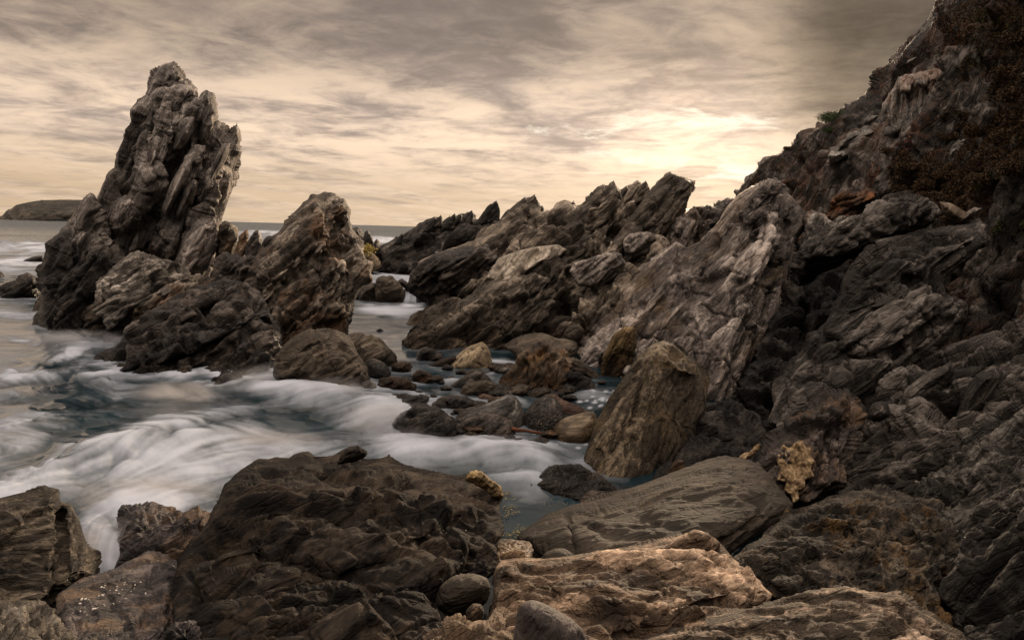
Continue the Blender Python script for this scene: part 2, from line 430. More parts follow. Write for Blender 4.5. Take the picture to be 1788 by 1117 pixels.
    if pits:
        hgt = hgt + vor(nt, pos, 7.0 * k).map(0.10, 0.30, -1.0, 0.0) * pits * noise(nt, pos, 1.4 * k, 3).map(0.48, 0.6)
    bp = nt.nodes.new('ShaderNodeBump'); bp.inputs['Strength'].default_value = min(1.0, 0.85 * bump)
    bp.inputs['Distance'].default_value = 0.16 * size * bump
    nt.links.new(hgt.s, bp.inputs['Height']); nt.links.new(bp.outputs[0], b.inputs['Normal'])
    return m
# ------------------------------------------------------------------ sea: one sheet to the horizon, its foam drawn out by the flow
FLOW = [  # courses the surf takes, as seen, turned into places on the water
    ([(1010, 830), (930, 800), (840, 785), (740, 775), (660, 770), (560, 745), (470, 745), (380, 770), (280, 800), (180, 840), (60, 880), (-120, 930)], 60),
    ([(720, 700), (640, 690), (560, 680), (480, 680), (380, 705), (280, 735), (160, 760), (40, 770), (-120, 770)], 45),
    ([(660, 660), (600, 690), (540, 665), (480, 650)], 30),
    ([(600, 790), (480, 815), (380, 850), (300, 880), (220, 920), (190, 990), (200, 1060)], 50),
    ([(0, 600), (60, 590), (130, 600), (190, 590)], 22), ([(0, 650), (70, 640), (120, 620), (150, 600)], 22),
    ([(-60, 560), (30, 560), (90, 590), (110, 640), (60, 690), (-40, 700)], 30),
    ([(150, 650), (240, 690), (360, 700)], 25), ([(-100, 730), (60, 735), (180, 700), (170, 640)], 30),
    ([(-80, 830), (60, 810), (180, 770), (300, 730)], 40), ([(620, 545), (690, 545), (760, 548)], 14), ([(620, 590), (680, 570), (720, 560)], 16),
    ([(690, 620), (760, 640), (860, 640), (900, 640)], 25), ([(700, 690), (780, 700), (900, 720)], 30), ([(1000, 690), (1060, 690)], 20),
]
FOAM = [  # x, y, half length, half height, turn, amount
    (520, 690, 150, 30, -4, .85), (640, 720, 90, 42, 10, .7), (330, 742, 130, 24, -12, .75), (180, 800, 150, 36, -20, .95), (60, 860, 150, 40, -22, 1.0),
    (330, 820, 190, 50, -12, .95), (520, 800, 150, 40, -6, .8), (260, 890, 110, 60, 0, 1.0), (185, 980, 60, 90, 0, .95), (720, 790, 140, 28, 4, .8),
    (880, 800, 120, 26, 8, .75), (900, 840, 60, 22, 10, .6), (600, 660, 100, 22, 18, .7), (480, 655, 40, 22, 0, .7), (60, 740, 110, 22, -6, .62),
    (140, 600, 60, 10, -14, .62), (100, 570, 60, 9, 6, .5), (40, 620, 60, 12, -10, .5), (150, 640, 24, 40, 30, .45), (40, 690, 80, 14, 0, .5),
    (-60, 800, 160, 50, -10, .8), (60, 655, 100, 12, -10, .75), (200, 578, 60, 8, -5, .65), (20, 548, 90, 9, 0, .65), (110, 620, 70, 9, -16, .8), (30, 590, 60, 8, 8, .7), (210, 655, 50, 14, -30, .6), (690, 545, 80, 13, 0, .85), (690, 575, 70, 6, 0, .35), (720, 533, 26, 7, 0, .95), (660, 740, 50, 40, 0, .6),
    (880, 630, 60, 8, 6, .7), (1040, 690, 50, 14, 0, .35), (890, 655, 60, 7, 0, .6), (800, 668, 40, 6, 0, .5), (740, 600, 40, 5, 0, .5), (860, 700, 60, 6, 0, .4), (130, 430, 300, 12, 0, .95), (-200, 430, 500, 14, 0, .95),
    (100, 470, 300, 10, 0, .55), (20, 455, 160, 9, 0, .8), (0, 505, 130, 10, 0, .6), (660, 418, 140, 8, 1, .9), (690, 437, 90, 9, 0, .7), (450, 408, 160, 6, 1, .75), (440, 425, 160, 14, 1, .6),
    (640, 452, 40, 9, 0, .8), (60, 530, 110, 9, 0, .35),
]
random.seed(11)
FLECK = [(random.gauss(1032, 26), random.gauss(694, 10), random.uniform(2.5, 6), random.uniform(1.2, 2), 0, .9) for _ in range(34)]
FLECK += [(random.gauss(965, 40), random.gauss(778, 8), random.uniform(3, 7), random.uniform(1.2, 2.2), 0, .8) for _ in range(12)]
DARK = [(110, 690, 80, 24, -4, .6), (330, 695, 120, 13, 2, .8), (480, 745, 70, 11, 10, .55), (90, 785, 90, 16, -18, .55), (300, 775, 50, 8, -8, .25), (400, 790, 70, 9, -4, .2), (210, 705, 60, 10, -4, .4),
        (250, 655, 90, 20, 0, .5), (1030, 800, 60, 25, 0, .7), (60, 400, 200, 7, 0, .5), (650, 402, 130, 4, 1, .5), (620, 590, 40, 22, 0, .8), (720, 600, 70, 14, 0, .6), (800, 650, 70, 12, 0, .5)]
def stamp(px, py, L):
    s = np.zeros_like(px)
    for x, y, a, b, t, w in L:
        c, q = math.cos(R(t)), math.sin(R(t))
        u = ((px - x) * c + (py - y) * q) / a; v = (-(px - x) * q + (py - y) * c) / b
        s = np.maximum(s, w * np.exp(-(u * u + v * v) ** 1.2))
    return s
def build_sea():
    us = np.r_[np.linspace(-4200, -1150, 60), np.arange(-1140, 420, 2.4), np.linspace(430, 4200, 70)]
    vs = np.r_[np.geomspace(0.25, 12, 70), np.arange(12.6, 620, 1.7), np.linspace(622, 1500, 60)]
    U, Vv = np.meshgrid(us, vs)
    d = CAM_H * FPX / Vv
    P = np.stack([U / FPX * d, d, np.zeros_like(d)], -1)
    px, py = proj(P.reshape(-1, 3)); n = len(px)
    rng = np.random.default_rng(3)
    tex = [rng.random((512, 512)).astype(np.float32) for _ in range(2)]
    def look(t, x, y):
        x = x % 511; y = y % 511; i = x.astype(int); j = y.astype(int); fx = x - i; fy = y - j
        return (t[j, i] * (1 - fx) + t[j, i + 1] * fx) * (1 - fy) + (t[j + 1, i] * (1 - fx) + t[j + 1, i + 1] * fx) * fy
    segs = []
    for pts, sg in FLOW:
        for (x0, y0), (x1, y1) in zip(pts[:-1], pts[1:]):
            L = math.hypot(x1 - x0, y1 - y0); m = max(1, int(L / 35))
            for k in range(m):
                t = (k + .5) / m; segs.append((x0 + (x1 - x0) * t, y0 + (y1 - y0) * t, (x1 - x0) / L, (y1 - y0) / L, sg))
    # direction of flow on a coarse grid of the view
    gx = np.arange(-900, 1500, 12.0); gy = np.arange(380, 1300, 8.0); GX, GY = np.meshgrid(gx, gy)
    vx = np.full(GX.shape, -0.02); vy = np.full(GX.shape, 0.0015)
    for x, y, dx, dy, sg in segs:
        w = np.exp(-(((GX - x) / sg) ** 2 + ((GY - y) / (sg * 0.7)) ** 2)); vx += w * dx; vy += w * dy
    q = np.stack([GX.ravel() / 75, GY.ravel() / 40, GX.ravel() * 0], 1)
    turn = (fbm(q, 3, 77) * 0.55).reshape(GX.shape) * sstep(500, 580, GY)
    c, s_ = np.cos(turn), np.sin(turn); vx, vy = vx * c - vy * s_, vx * s_ + vy * c
    m = np.hypot(vx, vy); vx /= m; vy /= m
    def field(x, y):
        i = np.clip((x + 900) / 12.0, 0, len(gx) - 2); j = np.clip((y - 380) / 8.0, 0, len(gy) - 2)
        a = i.astype(int); b = j.astype(int); fx = i - a; fy = j - b
        def g(A): return (A[b, a] * (1 - fx) + A[b, a + 1] * fx) * (1 - fy) + (A[b + 1, a] * (1 - fx) + A[b + 1, a + 1] * fx) * fy
        return g(vx), g(vy)
    sc_ = np.clip((py - 385) / 300, 0.10, 1.3)
    acc = [np.zeros(n), np.zeros(n), np.zeros(n)]; dens = np.zeros(n); tot = 0; steps = 46
    for sgn in (1, -1):
        x, y = px.copy(), py.copy()
        for k in range(steps):
            w = 0.5 + 0.5 * math.cos(math.pi * k / steps); tot += w
            acc[0] += w * look(tex[0], x / 5.0, y / (3.6 * np.maximum(sc_, .3)))
            acc[1] += w * look(tex[1], x / 11, y / (7.0 * np.maximum(sc_, .3)))
            acc[2] += w * look(tex[0], x / 30 + 71, y / (17 * np.maximum(sc_, .3)) + 33)
            if k < 14: dens += 0
            a, b = field(x, y); x = x + sgn * a * 2.4 * sc_; y = y + sgn * b * 2.4 * sc_
    f0, f1, f2 = [(a / tot - 0.5) * g for a, g in zip(acc, (3.6, 3.0, 2.0))]
    wob = np.stack([px / 55, py / 26, px * 0], 1)
    ox = fbm(wob, 3, 5) * 34; oy = fbm(wob, 3, 9) * 13 * np.clip(sc_ * 1.6, 0.15, 1)
    D = stamp(px + ox, py + oy, FOAM) ; K = stamp(px + ox, py + oy, DARK)
    near = sstep(520, 600, py)
    base = np.maximum(D, 0.24 * sstep(480, 560, py) * sstep(760, 420, px)) * (1 - 0.97 * K)
    mist = fbm(np.stack([px / 70, py / 30, px * 0], 1) + .35 * np.stack([f2, f1, f0 * 0], 1), 5, 51, .6)
    streak = f0 * 0.55 + f1 * 0.38 + f2 * 0.5 + mist * 0.42
    foam = base + streak * (0.30 + 0.75 * np.clip(base * 1.5, 0, 1)) * (0.55 + 0.45 * near) - 0.05
    foam = np.clip(sstep(-0.08, 1.12, foam), 0, 1) ** 1.05
    # wash: torn white water against whatever stands in the surf
    from mathutils import kdtree
    pts = []
    for o in C.objects:
        if o.type == 'MESH' and o.name in SURF:
            for L in SURF[o.name]:
                q = L[2]; k = (np.abs(q[:, 2]) < .10) & (q[:, 1] < 60) & (q[:, 0] < 4) & (q[:, 1] > 6.5)
                pts.append(q[k][::2])
    pts = np.vstack(pts); kd = kdtree.KDTree(len(pts))
    for i, q in enumerate(pts): kd.insert((q[0], q[1], 0), i)
    kd.balance()
    Pf = P.reshape(-1, 3); near_d = np.full(n, 9.0)
    for i in np.nonzero((py > 455) & (py < 1060) & (px > -60) & (px < 1100))[0]:
        near_d[i] = kd.find((Pf[i, 0], Pf[i, 1], 0))[2]
    surf_zone = np.clip(stamp(px, py, [(300, 700, 420, 170, 0, 1), (690, 545, 120, 22, 0, 1), (60, 520, 200, 60, 0, .8), (880, 800, 170, 50, 0, .9), (700, 720, 90, 70, 0, .9)]), 0, 1)
    wn = fbm(Pf * np.array([1.6, 1.6, 1]), 4, 21, .6)
    wr = .30 + .30 * fbm(Pf * .8, 2, 25)
    wash = surf_zone * np.exp(-(near_d / np.maximum(wr, .08)) ** 1.3) * np.clip(.75 + .9 * wn, 0, 1)
    foam = np.maximum(foam, np.clip(wash + foam * .4, 0, 1) * (wash > .03))
    foam = np.clip(np.maximum(foam, stamp(px, py, FLECK)), 0, 1)
    z = 0.05 * wash + 0.20 * D * sstep(600, 700, py) * (1 - K) + 0.05 * f2 * near * D + 0.015 * f2 * near
    # standing hump of water where the surf pours toward the viewer
    z += 0.16 * stamp(px, py, [(330, 770, 220, 26, -12, 1), (560, 700, 110, 20, 5, 1), (880, 800, 110, 16, 6, .8)])
    wv = fbm(np.stack([P.reshape(-1, 3)[:, 0] * 0.10, P.reshape(-1, 3)[:, 1] * 0.22, px * 0], 1), 3, 31)
    z += wv * 0.30 * sstep(480, 400, py)
    V = P.reshape(-1, 3).copy(); V[:, 2] = z
    h, w = U.shape; I = np.arange(h * w).reshape(h, w)
    F = np.stack([I[:-1, :-1].ravel(), I[:-1, 1:].ravel(), I[1:, 1:].ravel(), I[1:, :-1].ravel()], 1)[:, ::-1]
    nrm = np.cross(V[F[0, 1]] - V[F[0, 0]], V[F[0, 2]] - V[F[0, 0]])
    if nrm[2] < 0: F = F[:, ::-1]
    return V, F, foam
def water_mat(name, deep=(0.005, 0.0115, 0.0150), foamc=(0.36, 0.38, 0.425), rough=0.075, bump=1.0):
    m, nt, b = new_mat(name)
    g = nt.nodes.new('ShaderNodeNewGeometry'); pos = g.outputs['Position']
    ta = nt.nodes.new('ShaderNodeAttribute'); ta.attribute_name = 'foam'; f = X(nt, ta.outputs['Fac'])
    n1 = noise(nt, vmap(nt, pos, (0.45, 1.0, 1)), 1.1, 4, 0.5, 0.6); n2 = noise(nt, vmap(nt, pos, (0.35, 1.0, 1)), 0.16, 5, 0.6, 0.3)
    n3 = noise(nt, vmap(nt, pos, (0.3, 1.0, 1)), 0.05, 5, 0.6, 0.3)
    col = mixc(nt, f, mixc(nt, n1.map(0.3, 0.7), deep, tuple(c * 2.2 for c in deep)), foamc)
    nt.links.new(col, b.inputs['Base Color'])
    b.inputs['IOR'].default_value = 1.33
    nt.links.new((f * -0.42 + 0.5).max(0.02).s, b.inputs['Specular IOR Level'])
    sx = nt.nodes.new('ShaderNodeSeparateXYZ'); nt.links.new(pos, sx.inputs[0])
    fy = X(nt, sx.outputs[1]).map(25, 70)
    far = X(nt, sx.outputs[1]).map(70, 350)
    nt.links.new((f * 0.75 + far * 0.28 + rough).min(0.9).s, b.inputs['Roughness'])
    bp = nt.nodes.new('ShaderNodeBump'); bp.inputs['Strength'].default_value = 0.6 * bump; bp.inputs['Distance'].default_value = 1.0
    nt.links.new((n1 * 0.02 + n2 * (fy * 3.5 + 0.05) + n3 * fy * 9.0 + f * 0.05).s, bp.inputs['Height'])
    nt.links.new(bp.outputs[0], b.inputs['Normal'])
    return m
M_water = water_mat('sea_water')
def build_pool_sheet(name, poly, z, mat, foam_list, s=2.0, base=0.0, kind='structure'):
    """a level sheet of water inside an outline, with its own foam"""
    poly = spline(poly, 3, .5); x0, y0 = poly.min(0); x1, y1 = poly.max(0)
    gx = np.arange(x0, x1 + s, s); gy = np.arange(y0, y1 + s, s); GX, GY = np.meshgrid(gx, gy)
    cc = inside(GX[:-1, :-1] + s / 2, GY[:-1, :-1] + s / 2, poly)
    px, py = GX.ravel(), GY.ravel(); V = on(px, py, z)
    wob = np.stack([px / 30, py / 6, px * 0], 1)
    fo = np.clip(stamp(px + fbm(wob, 3, 3) * 16, py + fbm(wob, 3, 4) * 4, foam_list) + base + 0.35 * fbm(wob, 3, 8), 0, 1)
    I = np.arange(px.size).reshape(GX.shape); j, i = np.nonzero(cc)
    F = np.stack([I[j, i], I[j + 1, i], I[j + 1, i + 1], I[j, i + 1]], 1)
    keep = np.unique(F); re = np.full(px.size, -1); re[keep] = np.arange(len(keep))
    return tag(mesh_obj(name, V[keep], re[F], mat, attrs={'foam': fo[keep]}), kind=kind)
# water held up behind the channel boulder, and the little fall it pours through
build_pool_sheet('channel_water', [(625, 463), (745, 462), (765, 475), (760, 500), (742, 507), (704, 507), (690, 503), (630, 500)], 0.6, M_water,
                 [(690, 478, 80, 10, 0, .75), (700, 495, 60, 7, 0, .7), (660, 470, 40, 5, 0, .6)], base=.30)
# ------------------------------------------------------------------ rock kinds
M_stack = rock_mat('weathered_grey_schist', (.034, .028, .024), (.175, .147, .126), (.42, .36, .315), ang=66, yaw=15, size=1.3, stripe=.55, wet=1.0, pale=.3)
M_ledge = rock_mat('dark_wet_schist', (.010, .008, .007), (.036, .029, .024), (.13, .105, .086), ang=38, yaw=10, size=.9, stripe=.5, wet=.5, rough=.62, spec=.2)
M_pale = rock_mat('pale_folded_schist', (.025, .021, .017), (.125, .105, .088), (.42, .37, .31), ang=25, size=.8, stripe=.8, pale=.6)
M_cream_lit = rock_mat('lit_cream_schist', (.10, .085, .068), (.34, .285, .225), (.52, .45, .36), ang=42, size=.7, stripe=.6)  # light on the ridge band is put into this paler tone
M_crag = rock_mat('ochre_grey_schist', (.022, .018, .014), (.115, .092, .072), (.36, .30, .235), ang=48, yaw=15, size=1.1, stripe=.45, wet=.9, spots=(.20, .10, .045), spot_amt=.5, pale=.3)
M_ridge = rock_mat('brown_bedded_schist', (.018, .015, .012), (.090, .072, .055), (.29, .235, .18), ang=40, yaw=10, size=1.2, stripe=.75, wet=.45, pale=.25)
M_far = rock_mat('far_dark_schist', (.010, .009, .008), (.034, .029, .025), (.12, .10, .085), ang=38, yaw=10, size=1.4, stripe=.7, wet=.8)
M_butt = rock_mat('mauve_grey_schist', (.020, .0165, .0145), (.125, .103, .090), (.37, .315, .275), ang=52, yaw=12, size=1.2, stripe=.85, pale=.3, spots=(.21, .125, .05), spot_amt=.25, spot_scale=.5)
M_right = rock_mat('charcoal_schist', (.008, .0068, .006), (.040, .034, .029), (.17, .146, .127), ang=36, yaw=0, size=.9, stripe=.6, pale=.25, pits=.3)
M_deep = rock_mat('shade_toned_rock', (.005, .0043, .0038), (.016, .0135, .012), (.05, .042, .036), ang=40, size=.9, stripe=.5, pits=.2)  # near-black tone has the shade of clefts and undercuts put into it
M_boulder = rock_mat('brown_boulder_stone', (.026, .020, .015), (.082, .064, .047), (.19, .15, .112), ang=20, size=.7, stripe=.35, tonev=.15, wet=.15, spots=(.03, .024, .018), spot_amt=0.5)
M_wetb = rock_mat('wet_dark_boulder_stone', (.008, .007, .006), (.030, .025, .021), (.12, .098, .084), ang=30, size=.45, stripe=.4, wet=.22, rough=.5, spec=.2)
M_rust = rock_mat('rusty_weedy_stone', (.020, .012, .008), (.062, .038, .022), (.15, .092, .048), ang=30, size=.35, stripe=.2, wet=.1, rough=.5, pits=.5)
M_red = rock_mat('reddish_stone', (.05, .030, .023), (.13, .080, .062), (.22, .145, .112), ang=15, size=.5, stripe=.3, wet=.1)
M_speck = rock_mat('speckled_ochre_stone', (.075, .055, .034), (.22, .165, .102), (.40, .31, .20), ang=30, size=.35, stripe=.15, spots=(.03, .025, .02), spot_amt=.8, spot_scale=2.5)
M_band = rock_mat('banded_round_stone', (.05, .036, .023), (.13, .098, .064), (.22, .175, .12), ang=6, yaw=0, size=.45, stripe=1.1, wet=.12, bump=.4)
M_whale = rock_mat('veined_grey_stone', (.028, .026, .025), (.085, .078, .072), (.24, .22, .20), ang=25, size=.4, stripe=.8, wet=.1, rough=.55, pale=.6)
M_fore = rock_mat('black_brown_shore_rock', (.0045, .0038, .0034), (.0105, .0085, .0072), (.040, .030, .022), ang=22, yaw=30, size=.55, stripe=.55, rough=.82, spec=.07, chips=.6, bump=.8, spots=(.055, .038, .024), spot_amt=0.4, spot_scale=.8, pits=.3)
M_tan = rock_mat('tan_sandstone', (.024, .0165, .011), (.112, .074, .047), (.38, .265, .18), ang=14, yaw=20, size=.5, stripe=.65, pits=.5, spots=(.030, .023, .018), spot_amt=.85, spot_scale=1.0)
M_log = rock_mat('smooth_olive_stone', (.014, .011, .008), (.032, .025, .018), (.080, .061, .044), ang=16, yaw=10, size=.55, stripe=.6, tonev=.15, bump=.7, spots=(.022, .018, .014), spot_amt=0.6)
M_stripe = rock_mat('ribbed_olive_rock', (.012, .009, .007), (.048, .037, .026), (.15, .118, .084), ang=10, yaw=0, size=.4, stripe=1.1, rough=.6)
M_barn = rock_mat('violet_black_rock', (.010, .008, .008), (.030, .024, .023), (.10, .080, .074), ang=24, yaw=10, size=.4, stripe=.9, rough=.5, spec=.2, spots=(.19, .115, .06), spot_amt=.5)
M_lean = rock_mat('leaning_olive_rock', (.012, .009, .006), (.056, .042, .028), (.20, .155, .105), ang=55, yaw=20, size=.55, stripe=.5, spots=(.16, .105, .05), spot_amt=.35)
M_yellow = rock_mat('cream_worm_crust', (.07, .045, .022), (.26, .175, .095), (.46, .35, .22), ang=60, size=.12, stripe=.2)
M_low = rock_mat('dark_rust_rock', (.008, .0065, .005), (.026, .021, .016), (.095, .074, .054), ang=40, yaw=20, size=.5, stripe=.5, spots=(.14, .08, .03), spot_amt=.6, spot_scale=.7, pits=.6)
M_hill = rock_mat('hillside_rock', (.010, .0085, .007), (.044, .037, .031), (.22, .19, .165), ang=62, yaw=30, size=1.0, stripe=.6, spots=(.12, .052, .024), spot_amt=.4, spot_scale=.5, pale=.5)
M_outc = rock_mat('pale_jointed_rock', (.07, .062, .054), (.22, .198, .175), (.42, .385, .345), ang=76, yaw=20, size=1.0, stripe=.7, spots=(.26, .11, .045), spot_amt=.35, spot_scale=.6)
M_purple = rock_mat('slate_purple_stone', (.022, .018, .016), (.062, .050, .045), (.12, .10, .09), ang=65, size=.4, stripe=.5, tonev=.1, bump=.6)

# ------------------------------------------------------------------ seabed and shore under everything
def build_shore():
    gx = np.r_[np.linspace(-160, -12, 20), np.arange(-11.5, 14, .35), np.linspace(15, 120, 16)]
    gy = np.r_[np.linspace(-12, 2, 10), np.arange(2.3, 16, .35), np.linspace(17, 160, 30)]
    GX, GY = np.meshgrid(gx, gy); x, y = GX.ravel(), GY.ravel()
    z = -1.4 + 1.55 * sstep(8.2, 6.0, y) + 1.0 * sstep(.5, 3.0, x) * sstep(13, 9, y)
    z += 3.5 * sstep(4.5, 12, x) * sstep(30, 14, y) + 10 * sstep(12, 32, x) * sstep(40, 20, y)
    z -= 2.0 * sstep(60, 150, y) + 3 * sstep(14, 40, -x)
    P = np.stack([x, y, z], 1); P[:, 2] += fbm(P * .9, 4, 3) * .35
    I = np.arange(x.size).reshape(GX.shape)
    F = np.stack([I[:-1, :-1].ravel(), I[:-1, 1:].ravel(), I[1:, 1:].ravel(), I[1:, :-1].ravel()], 1)
    return P, F
_V, _F = build_shore()
tag(mesh_obj('shore_ground', _V, _F, M_deep, attrs={'tone': np.zeros(len(_V))}, origin=np.zeros(3)), kind='structure')

# ------------------------------------------------------------------ the far land
M_isle = rock_mat('island_ground', (.016, .0145, .0125), (.045, .036, .027), (.10, .078, .055), ang=5, size=14, stripe=.2, bump=.0, spots=(.014, .017, .010), spot_amt=1.0, spot_scale=2.6)
rock('island', 'low scrub covered island on the horizon behind the tall sea stack', 'island', [
    lobe([(-2, 380), (6, 376), (12, 368), (20, 366), (30, 358), (50, 353), (75, 349.5), (110, 348.5), (150, 349), (200, 350), (260, 356), (330, 388), (300, 425), (160, 425), (60, 425), (-10, 410)],
         [(80, 378, 800)], T=60, Rb=40, s=1.2, size=22, amp=3.5, ang=5, blk=.7, strat=.2, rim=.2, q=1.1)], M_isle)
M_hland = rock_mat('haze_toned_headland', (.30, .20, .13), (.36, .25, .17), (.42, .30, .21), size=60, stripe=.2, bump=0)  # distance haze is put into the ground colour, pale and warm
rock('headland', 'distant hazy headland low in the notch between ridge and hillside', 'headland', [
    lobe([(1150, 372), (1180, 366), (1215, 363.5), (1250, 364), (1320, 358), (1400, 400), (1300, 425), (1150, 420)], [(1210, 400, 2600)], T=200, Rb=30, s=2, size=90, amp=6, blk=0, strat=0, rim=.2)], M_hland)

# ------------------------------------------------------------------ sea stack and its neighbours
S = 27.5
rock('sea_stack', 'tall jagged grey sea stack towering over the surf on the left', 'sea stack', [
    lobe([(252, 165), (258, 143), (272, 119), (290, 107), (305, 107), (314, 119), (323, 138), (331, 140), (345, 155), (346, 172), (352, 162), (360, 157), (372, 165), (379, 182), (379, 203), (373, 218),
          (381, 214), (394, 224), (401, 236), (406, 220), (414, 214), (422, 228), (421, 253), (423, 266), (414, 277), (408, 297), (406, 320), (399, 352), (390, 380), (384, 415), (380, 455), (370, 500), (350, 580), (120, 610), (62, 600), (66, 540), (75, 500),
          (92, 455), (104, 405), (124, 381), (146, 352), (158, 336), (169, 346), (179, 320), (191, 297), (202, 295), (203, 269), (217, 241), (219, 226), (228, 214), (227, 194), (240, 172)],
         [(260, 580, S + 3.2), (300, 110, S + 4.2)], T=2.6, Tb=2.2, Rb=95, s=2.0, ang=66, yaw=15, size=1.25, amp=.62, blk=1.25, strat=.55, lump=.5, ten=.25, seed=3,
         strokes=[([(258, 150), (300, 170), (345, 160)], 12, -.5), ([(330, 180), (300, 300), (265, 420), (230, 520)], 18, -.9), ([(372, 230), (340, 330), (310, 450)], 14, -.4),
                  ([(392, 250), (365, 330), (345, 420)], 14, .7), ([(310, 205), (285, 270), (262, 300)], 18, .8), ([(350, 180), (355, 230)], 14, .35)]),
    lobe([(262, 165), (280, 150), (330, 150), (343, 165), (340, 200), (320, 225), (290, 222), (268, 210)], [(300, 180, S + 2.6)], T=1.0, Rb=30, s=2, ang=60, size=.9, amp=.3, seed=4),
    lobe([(345, 205), (352, 168), (362, 158), (374, 170), (379, 195), (372, 222), (360, 250), (345, 262), (340, 240)], [(360, 200, S + 2.6)], T=.9, Rb=16, s=2, ang=72, size=.8, amp=.22, seed=5),
    lobe([(296, 258), (310, 215), (325, 202), (341, 204), (336, 235), (318, 262), (300, 268)], [(318, 235, S + 1.75)], T=.9, Rb=16, s=2, ang=62, size=.8, amp=.18, seed=6, blk=.6),
    lobe([(282, 366), (300, 315), (322, 282), (336, 277), (334, 300), (318, 335), (302, 365), (290, 380)], [(310, 320, S + .9)], T=.9, Rb=15, s=2, ang=64, size=.8, amp=.2, seed=7, blk=.6),
    lobe([(303, 372), (318, 330), (338, 312), (346, 320), (338, 350), (322, 378), (310, 385)], [(325, 350, S + .8)], T=.8, Rb=13, s=2, ang=64, size=.8, amp=.18, seed=8, blk=.6),
    lobe([(355, 320), (372, 275), (388, 252), (402, 250), (398, 275), (380, 310), (366, 332)], [(378, 290, S + 1.9)], T=.8, Rb=13, s=2, ang=66, size=.8, amp=.14, seed=9, blk=.4),
    lobe([(232, 300), (240, 245), (256, 225), (272, 235), (288, 270), (276, 320), (255, 370), (238, 370)], [(255, 300, S + 1.6)], T=1.0, Rb=24, s=2, ang=70, size=1.0, amp=.3, seed=10),
    lobe([(186, 400), (200, 355), (218, 340), (240, 352), (246, 385), (228, 410), (205, 418)], [(215, 380, S + .7)], T=1.0, Rb=22, s=2, ang=55, size=.9, amp=.28, seed=12),
    lobe([(120, 440), (128, 392), (158, 338), (176, 360), (190, 400), (200, 450), (170, 500), (130, 490)], [(155, 430, S + .6)], T=1.2, Rb=30, s=2, ang=62, size=1.1, amp=.4, seed=13),
    lobe([(300, 480), (318, 420), (345, 385), (376, 380), (380, 420), (362, 470), (330, 500)], [(345, 430, S + .6)], T=1.1, Rb=25, s=2, ang=68, size=.9, amp=.34, seed=14)], M_stack)
rock('stack_foot', 'black wet rock mass at the left foot of the tall sea stack', 'rock', [
    lobe([(62, 600), (66, 556), (76, 520), (66, 496), (74, 460), (80, 440), (79, 425), (92, 415), (112, 400), (150, 395), (185, 405), (215, 440), (230, 480), (235, 530), (215, 640), (120, 640), (70, 630)],
         [(150, 600, 26.5), (150, 420, 28)], T=1.5, Rb=45, s=2.2, ang=58, size=.9, amp=.5, seed=21, ten=.3)], M_ledge)
rock('pale_ledge', 'pale streaked ledge on the seaward stack, above the sloping black slab', 'rock', [
    lobe([(160, 545), (170, 500), (190, 470), (215, 450), (240, 440), (275, 448), (310, 458), (335, 475), (330, 500), (290, 520), (230, 545), (190, 580)],
         [(250, 560, 24.6), (250, 450, 26.4)], T=.7, Rb=16, s=1.9, ang=28, size=.6, amp=.34, seed=22, strat=1.0, along=3.5, ten=.2)], M_pale)
rock('brown_shelf', 'knobbly brown shelf of rock between the pale ledge and dark water', 'rock', [
    lobe([(138, 600), (145, 548), (165, 525), (200, 508), (250, 500), (300, 490), (345, 480), (380, 490), (360, 540), (280, 590), (215, 625), (150, 630)],
         [(210, 585, 25.3), (260, 500, 25.6)], T=1.0, Rb=30, s=2.0, ang=36, size=.7, amp=.46, seed=23, blk=1.2, lump=.3)], M_crag)
rock('black_slab', 'black wet slab sloping down to the surf in front of the tall stack', 'rock', [
    lobe([(158, 720), (160, 662), (166, 640), (189, 618), (213, 596), (228, 572), (258, 545), (300, 522), (345, 500), (390, 487), (432, 492), (466, 528), (492, 580), (492, 640), (480, 710), (330, 720)],
         [(330, 670, 19.6), (430, 500, 23.5)], T=1.0, Rb=34, s=2.0, ang=36, yaw=10, size=.9, amp=.46, seed=24, strat=.6, ten=.2, blk=1.3, lump=.25,
         strokes=[([(230, 600), (330, 560), (430, 500)], 10, -.3), ([(200, 640), (330, 610), (450, 540)], 12, .3), ([(330, 660), (420, 590), (470, 560)], 9, -.35)])], M_ledge)
rock('rubble_rock', 'ochre block wedged beside the right flank of the sea stack', 'rock', [
    lobe([(378, 420), (384, 395), (392, 386), (404, 390), (413, 398), (416, 415), (410, 440), (395, 465), (375, 470)], [(395, 425, 28.6)], T=.8, Rb=16, s=2, size=.7, amp=.25, seed=25)], M_crag)
rock('rubble_rock', 'small square topped brown rock in the gap beside the pointed crag', 'rock', [
    lobe([(412, 430), (417, 412), (427, 402), (434, 401), (434, 415), (432, 440), (420, 455), (408, 450)], [(424, 430, 28)], T=.5, Rb=10, s=2, size=.6, amp=.18, seed=26)], M_crag)
rock('rubble_rock', 'dark tooth shaped rock standing in the gap between stack and crag', 'rock', [
    lobe([(426, 450), (432, 420), (443, 404), (452, 402), (458, 418), (462, 440), (455, 470), (432, 475)], [(444, 440, 27.5)], T=.6, Rb=12, s=2, size=.6, amp=.18, seed=27)], M_ledge)
rock('rubble_rock', 'little dark rock against the left edge of the pointed crag', 'rock', [
    lobe([(455, 432), (462, 416), (470, 411), (480, 416), (482, 440), (462, 450)], [(468, 430, 27)], T=.5, Rb=10, s=2, size=.5, amp=.12, seed=28)], M_ledge)
rock('gap_rock', 'dark hollow rock filling the cleft between sea stack and pointed crag', 'rock', [
    lobe([(360, 500), (372, 462), (392, 440), (425, 445), (455, 450), (470, 470), (470, 560), (420, 560), (370, 540)], [(415, 500, 26)], T=.9, Rb=30, s=2.2, size=.7, amp=.4, seed=29)], M_ledge)
